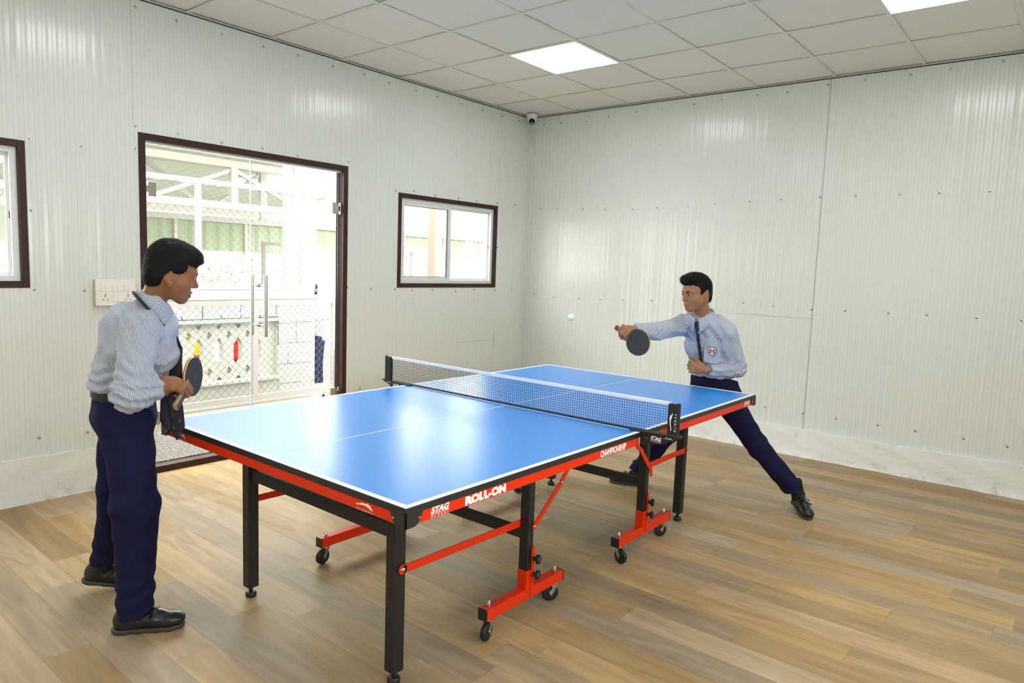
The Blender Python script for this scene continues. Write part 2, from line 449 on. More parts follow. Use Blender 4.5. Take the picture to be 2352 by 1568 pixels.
# plinths (whitewashed kerb along the foot of the walls)
def plinth(name, axis, a, b, top, thick=0.022, seed=1):
    rnd = random.Random(seed); n = int((b - a) / 0.02); vs = []; fs = []
    rows = [(0.0, thick + 0.006), (0.02, thick + 0.002), (0.10, thick), (0.19, thick - 0.002), (1.0, thick - 0.004), (1.001, 0.0)]
    ph = [rnd.uniform(0, 6) for _ in range(6)]
    R = 8
    for i in range(n + 1):
        s = a + (b - a) * i / n
        wob = 0.004*math.sin(s*9+ph[0]) + 0.003*math.sin(s*23+ph[1]) + 0.002*rnd.uniform(-1, 1)
        tw = 0.006*math.sin(s*3+ph[2]) + 0.002*math.sin(s*31+ph[3]) + 0.0015*rnd.uniform(-1, 1)
        T = top(s) + tw
        for j in range(R + 1):
            z = T * j / R
            d = thick + (0.004*math.sin(s*14+j*1.3+ph[4]) + 0.003*math.sin(s*37+j*2.1+ph[5])) * 0.6 + (wob if j < 2 else 0) + (0.006 if j == 0 else 0)
            vs.append((s, d, z) if axis == 'x' else (d, s, z))
        vs.append((s, -0.002, T) if axis == 'x' else (-0.002, s, T))
    K = R + 2
    for i in range(n):
        for j in range(K - 1): fs.append((i*K+j, (i+1)*K+j, (i+1)*K+j+1, i*K+j+1))
    o = MB().add(vs, fs).build(name, M['plinth'], smooth=True); tag(o, kind='structure'); return o
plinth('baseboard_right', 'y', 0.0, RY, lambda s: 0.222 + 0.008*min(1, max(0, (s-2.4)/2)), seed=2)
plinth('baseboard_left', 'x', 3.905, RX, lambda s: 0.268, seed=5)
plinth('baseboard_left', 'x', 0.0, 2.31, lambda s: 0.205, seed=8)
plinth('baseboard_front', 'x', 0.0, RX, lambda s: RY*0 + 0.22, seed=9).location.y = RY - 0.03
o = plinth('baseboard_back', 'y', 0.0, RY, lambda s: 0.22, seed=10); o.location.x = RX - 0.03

# floor
fl = MB().add([(0,-0.07,0),(RX,-0.07,0),(RX,RY,0),(0,RY,0)], [(0,1,2,3)]).build('floor', M['floor'], recalc=False); tag(fl, kind='structure')

# ceiling: boards in a grid of tee bars
A0, B0, T = 0.573, 0.588, 0.6
xs = [0.0] + [B0 + T*k for k in range(20) if B0 + T*k < RX] + [RX]
ys = [0.0] + [A0 + T*k for k in range(20) if A0 + T*k < RY] + [RY]
LIGHTS = [(1.188, 1.173), (1.188, 3.573), (3.588, 1.173), (3.588, 3.573), (5.988, 1.173), (5.988, 3.573)]
mb = MB(); rnd = random.Random(3)
for i in range(len(xs)-1):
    for j in range(len(ys)-1):
        if any(abs(xs[i]-lx) < 0.01 and abs(ys[j]-ly) < 0.01 for lx, ly in LIGHTS): continue
        g = 0.010
        z = 3.001
        t1, t2 = rnd.uniform(-.0012,.0012), rnd.uniform(-.0012,.0012)
        a, b, c, d = xs[i]+g, xs[i+1]-g, ys[j]+g, ys[j+1]-g
        mb.add([(a,c,z+t1+t2),(b,c,z-t1+t2),(b,d,z-t1-t2),(a,d,z+t1-t2)], [(0,1,2,3)])
ceil = mb.build('ceiling', M['tile'], recalc=False); tag(ceil, kind='structure')
mb = MB()
mb.box((-0.1,-0.1,3.012),(RX+0.1,RY+0.1,3.03))
mb.build('ceiling_void', M['gap'], ceil, recalc=False)
mb = MB()
for x in xs[1:-1]: mb.box((x-0.012, 0, 2.9935), (x+0.012, RY, 2.998)); mb.box((x-0.002, 0, 2.998), (x+0.002, RY, 3.01))
mb.build('ceiling_tee', M['tbar'], ceil)
mb = MB()
for y in ys[1:-1]: mb.box((0, y-0.012, 2.9945), (RX, y+0.012, 2.9985)); mb.box((0, y-0.002, 2.998), (RX, y+0.002, 3.01))
mb.build('ceiling_tee', M['tbar'], ceil)
mb = MB()
mb.box((0.002,0.002,2.9905),(RX,0.024,2.993)); mb.box((0.002,0.002,2.9905),(0.024,RY,2.993))
mb.box((0,RY-0.024,2.9905),(RX,RY,2.993)); mb.box((RX-0.024,0,2.9905),(RX,RY,2.993))
mb.build('ceiling_edge_angle', M['tbar'], ceil)
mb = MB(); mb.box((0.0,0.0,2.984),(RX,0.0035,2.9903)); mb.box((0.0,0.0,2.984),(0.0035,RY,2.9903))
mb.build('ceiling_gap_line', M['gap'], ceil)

LIGHT_LABELS = ['square white ceiling light panel in the middle of the view above the net',
 'square ceiling light panel cut by the top edge at the upper right',
 'square ceiling light panel over the near left of the table', 'square ceiling light panel over the near half of the table',
 'square ceiling light panel behind the viewer on the door side', 'square ceiling light panel directly above the viewer']
for (lx, ly), lab in zip(LIGHTS, LIGHT_LABELS):
    e = empty('ceiling_light', (lx+0.3, ly+0.3, 2.998), lab, 'ceiling light', 'ceiling light panels')
    g = 0.0135
    a, b, c, d = lx+g, lx+T-g, ly+g, ly+T-g
    poly = []
    rr = 0.012
    for cx_, cy_, s0 in ((b-rr-0.006, d-rr-0.006, 0), (a+rr+0.006, d-rr-0.006, 90), (a+rr+0.006, c+rr+0.006, 180), (b-rr-0.006, c+rr+0.006, 270)):
        for k in range(5):
            t = math.radians(s0 + k*22.5); poly.append((cx_ + rr*math.cos(t), cy_ + rr*math.sin(t)))
    MB().prism(poly, (0,0,2.9965), (1,0,0), (0,1,0), (0,0,0.003)).build('diffuser', M['panel'], e)
    mb = MB(); mb.box((a,c,2.998),(b,c+0.007,3.008)); mb.box((a,d-0.007,2.998),(b,d,3.008)); mb.box((a,c,2.998),(a+0.007,d,3.008)); mb.box((b-0.007,c,2.998),(b,d,3.008))
    mb.build('frame', M['upvc'], e)

# ------------------------------------------------------------------ screws in the wall sheets
def screw_mesh():
    mb = MB(); mb.lathe((0,0,0), [(0.0,0.0),(0.0095,0.0),(0.0095,0.0012),(0.007,0.0018),(0.0058,0.002),(0.0058,0.0052),(0.0045,0.0062),(0.0,0.0064)], (0,0,1), 12)
    return mb
first = screw_mesh().build('screw', M['steel'], wl, smooth=True)
first_used = [False]
def screw(parent, x, y, z, d):
    if not first_used[0]: s = first; first_used[0] = True
    else:
        s = first.copy(); COL.objects.link(s)
    s.parent = parent; s.location = (x, y, z)
    s.rotation_euler = (-PI/2, 0, 0) if d == 'y' else (0, PI/2, 0)
L1 = [(3.904,2.936),(3.655,2.927),(3.353,2.925),(3.049,2.925),(2.769,2.935),(2.464,2.931),(2.162,2.938),(1.906,2.93),(1.602,2.932),(1.347,2.933),(1.033,2.931),(0.747,2.934),(0.45,2.93),(0.19,2.93),
      (3.919,2.233),(3.658,2.23),(3.361,2.221),(3.06,2.227),(2.773,2.218),(2.306,2.24),(1.812,2.062),(1.603,2.08),(1.349,2.068),(1.043,2.074),(0.789,2.07),(0.486,2.079),(0.211,2.084),(4.483,2.069),(4.226,2.066),(3.927,2.096),
      (4.487,1.675),(0.463,1.642),(4.483,1.232),(4.229,1.226),(3.928,1.225),(2.306,1.241),(2.069,1.233),(1.805,1.225),(1.605,1.217),(1.354,1.216),(1.05,1.203),(0.788,1.217),(0.477,1.212),(0.222,1.223),
      (4.487,0.372),(4.233,0.363),(2.167,0.40),(4.79,2.93),(4.49,2.93),(4.23,2.93)]
for x, z in L1: screw(wl, x, 0.0005, z, 'y')
R1 = [(0.181,2.906),(0.393,2.906),(0.696,2.889),(0.952,2.912),(1.251,2.92),(1.504,2.915),(1.815,2.921),(2.071,2.932),(2.373,2.931),(2.617,2.921),(2.925,2.941),(3.188,2.942),(3.488,2.938),(3.733,2.942),(4.039,2.951),
      (0.184,2.058),(0.395,2.053),(0.702,2.046),(0.959,2.036),(1.26,2.033),(1.51,2.04),(1.82,2.05),(2.07,2.06),(2.371,2.073),(2.628,2.078),(2.932,2.085),(3.19,2.088),(3.489,2.088),(3.741,2.09),(4.041,2.089),(4.30,2.09),
      (0.137,1.179),(0.393,1.16),(0.699,1.168),(0.954,1.174),(1.204,1.182),(1.512,1.189),(2.375,1.222),(2.627,1.21),(2.935,1.205),(3.186,1.21),(3.488,1.212),(3.738,1.217),(4.045,1.219),(4.299,1.22),
      (2.377,0.362),(2.627,0.361),(2.931,0.357),(3.186,0.358),(3.486,0.358),(3.74,0.356),(4.043,0.355),(4.3,0.346),(1.51,0.36),(0.95,0.36)]
for y, z in R1: screw(wr, 0.0005, y, z, 'x')

# ------------------------------------------------------------------ windows
def frame_ring(mb, x0, x1, z0, z1, w, y0, y1, mi=0, wb_=None, wt=None):
    wb_ = w if wb_ is None else wb_; wt = w if wt is None else wt
    mb.box((x0,y0,z0),(x0+w,y1,z1),mi); mb.box((x1-w,y0,z0),(x1,y1,z1),mi)
    mb.box((x0+w,y0,z0),(x1-w,y1,z0+wb_),mi); mb.box((x0+w,y0,z1-wt),(x1-w,y1,z1),mi)
def window(name, x0, x1, z0, z1):
    mb = MB(); frame_ring(mb, x0, x1, z0, z1, 0.037, 0.006, -0.075)
    root = mb.build(name, M['brown'], bevel=0.002, loc=((x0+x1)/2, 0, z0)); tag(root, kind='structure')
    a, b, c, d = x0+0.037, x1-0.037, z0+0.037, z1-0.037
    mb = MB(); frame_ring(mb, a, b, c, d, 0.034, -0.018, -0.075, wb_=0.03, wt=0.03)
    # running tracks, seen in the open reveal of the right half
    mb.box((a+0.034, -0.043, c+0.02), (a+0.040, -0.047, d-0.02)); mb.box((a+0.034, -0.058, c+0.02), (a+0.038, -0.061, d-0.02))
    fr = mb.build('window_frame', M['upvc'], root, bevel=0.0015)
    m_ = (a + b) / 2
    # sash towards +x (left half seen from inside), in the inner track
    mb = MB(); frame_ring(mb, m_-0.022, b-0.012, c+0.018, d-0.018, 0.040, -0.024, -0.044)
    s1 = mb.build('sash', M['upvc'], root, bevel=0.002)
    mb = MB(); frame_ring(mb, m_+0.018, b-0.052, c+0.058, d-0.058, 0.004, -0.026, -0.043); mb.build('gasket', M['gasket'], s1)
    mb = MB(); mb.box((m_+0.020,-0.033,c+0.06),(b-0.054,-0.036,d-0.06)); mb.build('pane', M['glass'], s1)
    mb = MB(); frame_ring(mb, a+0.014, m_+0.018, c+0.018, d-0.018, 0.034, -0.049, -0.068)
    s2 = mb.build('sash', M['upvc'], root, bevel=0.002)
    mb = MB(); mb.box((a+0.05,-0.057,c+0.052),(m_-0.016,-0.060,d-0.052)); mb.build('pane', M['glass'], s2)
    zm = (c+d)/2
    mb = MB(); mb.box((b-0.036,-0.0235,zm-0.035),(b-0.028,-0.022,zm+0.035)); mb.build('latch_plate', M['upvc'], s1)
    mb = MB(); mb.box((b-0.0345,-0.022,zm-0.008),(b-0.0295,-0.018,zm+0.008)); mb.build('latch', M['blackplastic'], s1)
    mb = MB(); mb.box((a+0.030,-0.047,zm-0.022),(a+0.038,-0.040,zm+0.016)); mb.build('latch', M['blackplastic'], s2)
    return root
window('window_1', *W1)
window('window_2', *W2)

# ------------------------------------------------------------------ door: brown frame with two clear glass leaves
x0, x1, z0, z1 = DOOR
mb = MB(); w = 0.042
mb.box((x0,0.006,0.0),(x0+w,-0.07,z1)); mb.box((x1-w,0.006,0.0),(x1,-0.07,z1)); mb.box((x0+w,0.006,z1-w),(x1-w,-0.07,z1))
mb.box((x0+w, -0.062, 0.0), (x0+w+0.018, -0.07, z1-w)); mb.box((x1-w-0.0, -0.062, 0.0), (x1-w-0.012, -0.07, z1-w))
door = mb.build('door_1', M['brown'], bevel=0.003, loc=(3.1, 0, 0)); tag(door, kind='structure')
mb = MB(); mb.box((x0+w,-0.06,0.0),(x1-w,-0.125,0.046)); mb.build('sill', M['brown'], door, bevel=0.003)
mb = MB(); mb.box((x0+w,-0.03,z1-w-0.012),(x1-w,-0.07,z1-w)); mb.build('head_strip', M['upvc'], door)
mb = MB(); mb.box((x0+w, -0.0705, 0.05), (x0+w+0.004, -0.075, z1-w)); mb.build('edge_seal', M['upvc'], door)
gy0, gy1 = -0.040, -0.050
def leaf(a, b, hx, handle):
    g = MB().box((a, gy0, 0.056), (b, gy1, z1-w-0.018)).build('glass_leaf', M['glass'], door)
    for q0, q1 in ((a-0.0004, a+0.0006), (b-0.0006, b+0.0004)):
        MB().box((q0, gy0, 0.056), (q1, gy1, z1-w-0.018)).build('glass_edge', M['glassedge2' if 3.1 < q0 < 3.15 else 'glassedge'], g)
    for hz in (0.38, 1.865):
        s = 1 if hx > 3.1 else -1
        mb = MB(); mb.box((hx-0.028*s, gy0+0.006, hz-0.045), (hx-0.028*s-0.050*s*-1*-1, gy1-0.006, hz+0.045))
        mb.box((hx-0.03*s, gy0+0.010, hz-0.02), (hx+0.0*s, gy1+0.002, hz+0.02)); mb.box((hx-0.006*s, gy0+0.014, hz-0.045), (hx+0.002*s, gy1-0.012, hz+0.045))
        mb.build('hinge', M['chrome'], g, bevel=0.002)
    if handle:
        hxx = 3.062
        for yy in (0.045, -0.135):
            h = MB().tube([(hxx, yy, 0.885), (hxx, yy, 1.332)], 0.0155, 20).build('pull_handle', M['chrome'], g, smooth=True)
        for zz in (0.965, 1.255):
            mb = MB()
            mb.cyl((hxx, 0.045, zz), (hxx, -0.135, zz), 0.0065, 14); mb.cyl((hxx, gy0+0.006, zz), (hxx, gy0, zz), 0.014, 16); mb.cyl((hxx, gy1-0.006, zz), (hxx, gy1, zz), 0.014, 16)
            mb.build('handle_bolt', M['chrome'], g, smooth=True)
leaf(2.372, 3.122, x0+w, True)
leaf(3.127, 3.852, x1-w, False)

# ------------------------------------------------------------------ switchboard
e = empty('switchboard', (4.065, 0.0, 1.21), 'ivory wall switchboard with sockets beside the door, behind the near boy', 'switchboard')
MB().box((3.958,0.002,1.136),(4.180,0.040,1.290)).build('back_box', M['ivory_side'], e, bevel=0.003)
MB().box((3.955,0.040,1.133),(4.183,0.048,1.293)).build('face_plate', M['ivory'], e, bevel=0.004, seg=3)
mb = MB()
def sx_(px): return 4.183 - (px - 540) / (2145 - 540) * 0.228
def sz_(py): return 1.293 - (py - 215) / (1275 - 215) * 0.160
plate = MB().box((sx_(735), 0.048, sz_(1110)), (sx_(1990), 0.0492, sz_(365))).build('module_strip', M['ivory'], e, bevel=0.0008)
for a, b in ((750,895),(925,1060),(1210,1350),(1390,1530),(1670,1805),(1840,1965)):
    MB().add([(sx_(a),0.0492,sz_(395)),(sx_(b),0.0492,sz_(395)),(sx_(b),0.0492,sz_(690)),(sx_(a),0.0492,sz_(690)),(sx_(a),0.0510,sz_(395)),(sx_(b),0.0510,sz_(395)),(sx_(b),0.0545,sz_(690)),(sx_(a),0.0545,sz_(690))],
             [(0,1,2,3),(4,7,6,5),(0,4,5,1),(1,5,6,2),(2,6,7,3),(3,7,4,0)]).build('switch_rocker', M['ivory'], e, bevel=0.0006)
for a, b in ((1240,1365),(1420,1540)):
    MB().add([(sx_(a),0.0492,sz_(800)),(sx_(b),0.0492,sz_(800)),(sx_(b),0.0492,sz_(1095)),(sx_(a),0.0492,sz_(1095)),(sx_(a),0.0505,sz_(800)),(sx_(b),0.0505,sz_(800)),(sx_(b),0.0560,sz_(1090)),(sx_(a),0.0560,sz_(1090))],
             [(0,1,2,3),(4,7,6,5),(0,4,5,1),(1,5,6,2),(2,6,7,3),(3,7,4,0)]).build('switch_rocker', M['ivory'], e, bevel=0.0006)
for cxp in (912, 1818):
    mb = MB()
    for px, py, r in ((cxp,838,0.0042),(cxp,908,0.0034),(cxp-80,1028,0.0034),(cxp+95,1028,0.0034)):
        mb.cyl((sx_(px),0.0485,sz_(py)),(sx_(px),0.0496,sz_(py)),r,14)
    mb.build('socket_holes', M['gasket'], e)

# ------------------------------------------------------------------ dome security camera under the ceiling in the corner
ex, ey = 0.135, 0.125
e = empty('security_camera', (ex, ey, 2.993), 'white dome security camera under the ceiling in the far corner', 'security camera')
MB().lathe((ex,ey,2.992), [(0.0,0),(0.056,0),(0.058,-0.004),(0.058,-0.012),(0.054,-0.022),(0.052,-0.04),(0.046,-0.062),(0.036,-0.08),(0.03,-0.084)], n=36).build('housing', M['whiteplastic'], e, smooth=True)
dirv = (CPOS - Vector((ex, ey, 2.93))).normalized(); dirv.z -= 0.35; dirv.normalize()
ball = MB().sphere((ex+0.002,ey+0.002,2.935), 0.047, 32).build('eyeball', M['whiteplastic'], e, smooth=True)
cb = Vector((ex+0.002,ey+0.002,2.935)) + dirv*0.0395
MB().lathe(cb, [(0.0,0.0),(0.030,0.0),(0.0315,0.004),(0.031,0.0075),(0.0,0.0085)], dirv, 32).build('front_window', M['blackglass'], ball, smooth=True)
sd = dirv.cross(Vector((0,0,1))).normalized(); ud = sd.cross(dirv)
pc = cb + dirv*0.0087 - ud*0.014
MB().bar(pc - sd*0.017, pc + sd*0.017, 0.0006, 0.007, ud).build('led_strip', M['whiteplastic'], ball)
# ------------------------------------------------------------------ table tennis table
TX0, TX1, TY0, TY1, TZ = 1.776, 4.516, 1.645, 3.1685, 0.760
NX = 3.146; MY = 2.407
tt = empty('table_tennis_table', (NX, MY, 0), 'blue roll-away table tennis table on red and black wheeled undercarriage', 'table')
halves = []
for a, b in ((TX0, NX-0.002), (NX+0.002, TX1)):
    h = MB().box((a, TY0, TZ-0.022), (b, TY1, TZ)).build('tabletop', M['blue'], tt, bevel=0.0012)
    mb = MB(); mb.box((a, TY1-0.004, TZ-0.0225), (b, TY1+0.0015, TZ-0.0008)); mb.box((a, TY0-0.0015, TZ-0.0225), (b, TY0+0.004, TZ-0.0008))
    ex_ = (a-0.0015, a+0.004) if a == TX0 else (b-0.004, b+0.0015)
    mb.box((ex_[0], TY0, TZ-0.0225), (ex_[1], TY1, TZ-0.0008))
    mb.build('edge_band', M['blackplastic'], h, bevel=0.001)
    mb = MB(); zt = TZ + 0.0005
    mb.box((a, TY1-0.020, TZ-0.0002), (b, TY1, zt)); mb.box((a, TY0, TZ-0.0002), (b, TY0+0.020, zt))
    e0, e1 = (a, a+0.020) if a == TX0 else (b-0.020, b)
    mb.box((e0, TY0+0.020, TZ-0.0002), (e1, TY1-0.020, zt)); mb.box((min(a+0.02, b) if a == TX0 else a, MY-0.0015, TZ-0.0002), (b if a == TX0 else b-0.02, MY+0.0015, zt))
    mb.build('playing_lines', M['line'], h)
    ap = MB(); zb, zt2 = TZ-0.058, TZ-0.0225
    near = a > 3
    ia, ib = (a+0.03, b-0.003) if near else (a+0.003, b-0.03)
    ap.box((ia, TY1-0.014, zb), (ib, TY1-0.002, zt2)); ap.box((ia, TY0+0.002, zb), (ib, TY0+0.014, zt2))
    if near: ap.box((b-0.014, TY0+0.003, zb), (b-0.002, TY1-0.003, zt2))
    else: ap.box((a+0.002, TY0+0.003, zb), (a+0.014, TY1-0.003, zt2))
    ap.box((ia if not near else a+0.01, TY0+0.02, zb+0.006), ((a+0.03) if not near else a+0.03, TY1-0.02, zt2))
    apron = ap.build('apron_frame', M['red'], tt, bevel=0.0015)
    halves.append((h, apron))
apF, apN = halves[0][1], halves[1][1]
# black corner caps
def cap(cx_, cy_, sx, sy):
    poly = [(-0.0035, 0.748-0.0), (0.068, 0.748), (0.064, 0.735), (0.052, 0.712), (0.045, 0.703), (0.033, 0.6985), (-0.0035, 0.697)]
    mb = MB()
    mb.prism(poly, (cx_, cy_+0.0035*sy, 0), (-sx, 0, 0), (0, 0, 1), (0, -0.006*sy, 0))
    mb.prism(poly, (cx_+0.0035*sx, cy_, 0), (0, -sy, 0), (0, 0, 1), (-0.006*sx, 0, 0))
    mb.box((cx_-0.03*sx, cy_-0.03*sy, 0.697), (cx_+0.001*sx, cy_+0.001*sy, 0.702))
    c = mb.build('corner_cap', M['blackplastic'], tt, bevel=0.0012)
    MB().lathe((cx_-0.050*sx, cy_+0.0035*sy, 0.722), [(0.0045,0),(0.004,0.0015),(0,0.002)], (0, sy, 0), 12).build('rivet', M['steel'], c, smooth=True)
    MB().lathe((cx_+0.0035*sx, cy_-0.050*sy, 0.722), [(0.0045,0),(0.004,0.0015),(0,0.002)], (sx, 0, 0), 12).build('rivet', M['steel'], c, smooth=True)
cap(TX1, TY1, 1, 1); cap(TX1, TY0, 1, -1); cap(TX0, TY1, -1, 1); cap(TX0, TY0, -1, -1)

# lettering on the aprons
YF = TY1 - 0.002; UXN = (-1, 0, 0); UZ = (0, 0, 1)
def stag_logo(parent, x, y, z, ux, w, h, m=M['white_ink']):
    o = Vector((x, y, z)); ux = Vector(ux)
    text_obj('lettering', 'STAG', m, parent, o + Vector((0,0,h*0.36)), ux, UZ, h*0.64, w, bold=0.055, shear=0.28)
    text_obj('lettering', 'GLOBAL', m, parent, o, ux, UZ, h*0.20, w*0.96, bold=0.01, spacing=1.7)
    nz = ux.cross(Vector(UZ))
    mb = MB()
    mb.prism([(0,h*0.27),(w,h*0.27),(w,h*0.31),(0,h*0.31)], o, ux, UZ, nz*0.0006)
    mb.build('logo_rule', m, parent)
LEAP = [(0,0.42),(0.05,0.50),(0.16,0.52),(0.24,0.62),(0.38,0.78),(0.52,0.82),(0.62,0.78),(0.66,0.92),(0.72,0.98),(0.74,0.84),(0.84,0.76),(0.90,0.64),(0.82,0.60),(0.90,0.44),(1.0,0.20),(0.96,0.08),(0.86,0.20),(0.74,0.36),(0.62,0.46),(0.44,0.50),(0.30,0.44),(0.14,0.36),(0.06,0.28)]
def leap(parent, o, ux, uy, w, h, m=M['white_ink']):
    nz = Vector(ux).cross(Vector(uy)).normalized()
    me = bpy.data.meshes.new('leaping_animal_mark'); bm = bmesh.new(); org = world_origin(parent)
    vs = [bm.verts.new(Vector(o) + Vector(ux)*(a*w) + Vector(uy)*(b*h) + nz*0.0006 - org) for a, b in LEAP]
    f = bm.faces.new(vs); bmesh.ops.triangulate(bm, faces=[f]); bm.to_mesh(me); bm.free(); me.materials.append(m)
    ob = bpy.data.objects.new('leaping_animal_mark', me); COL.objects.link(ob); ob.parent = parent
stag_logo(apN, 4.415, YF, 0.7045, UXN, 0.079, 0.033)
text_obj('lettering', 'ROLL-ON', M['white_ink'], apN, (4.266, YF, 0.7050), UXN, UZ, 0.0295, 0.200, bold=0.085)
text_obj('lettering', 'CHAMPIONSHIP', M['white_ink'], apN, (3.474, YF, 0.7055), UXN, UZ, 0.0285, 0.203, bold=0.045)
leap(apN, (4.516-0.002, 2.942, 0.711), (0,1,0), (0,0,1), 0.080, 0.022)
text_obj('lettering', 'GLOBAL', M['white_ink'], apN, (4.514, 2.943, 0.7035), (0,1,0), UZ, 0.0062, 0.078, bold=0.01, spacing=1.7)
leap(apN, (4.514, 1.770, 0.711), (0,1,0), (0,0,1), 0.080, 0.022)
text_obj('lettering', 'GLOBAL', M['white_ink'], apN, (4.514, 1.771, 0.7035), (0,1,0), UZ, 0.0062, 0.078, bold=0.01, spacing=1.7)
stag_logo(apF, 1.940, YF, 0.7045, UXN, 0.082, 0.033)
text_obj('lettering', 'SHI', M['white_ink'], apF, (3.075, YF, 0.7110), UXN, UZ, 0.018, 0.05, bold=0.03)
text_obj('lettering', 'FACTORY', M['white_ink'], apF, (3.105, YF, 0.7045), UXN, UZ, 0.004, 0.07, bold=0.0) if False else None

# end legs, cross bars
def end_legs(xc, flip):
    for yc in (2.871, 1.943):
        leg = MB().box((xc-0.024, yc-0.024, 0.045), (xc+0.024, yc+0.024, 0.705)).build('leg', M['blackpaint'], tt, bevel=0.003)
        MB().lathe((xc, yc, 0.0), [(0.0,0),(0.021,0.0),(0.023,0.004),(0.023,0.016),(0.019,0.022),(0.008,0.024),(0.008,0.046)], n=24).build('levelling_foot', M['rubberwheel'], leg, smooth=True)
        s = 1 if yc > MY else -1
        MB().lathe((xc, yc+s*0.024, 0.42 if not flip else 0.43), [(0.0075,0),(0.0075,0.010),(0.005,0.013),(0,0.014)], (0,s,0), 14).build('bolt', M['steel'], leg, smooth=True)
    MB().box((xc-0.014, 1.967, 0.522), (xc+0.014, 2.847, 0.572)).build('cross_bar', M['blackpaint'], tt, bevel=0.002)
end_legs(4.286, False); end_legs(2.088, True)

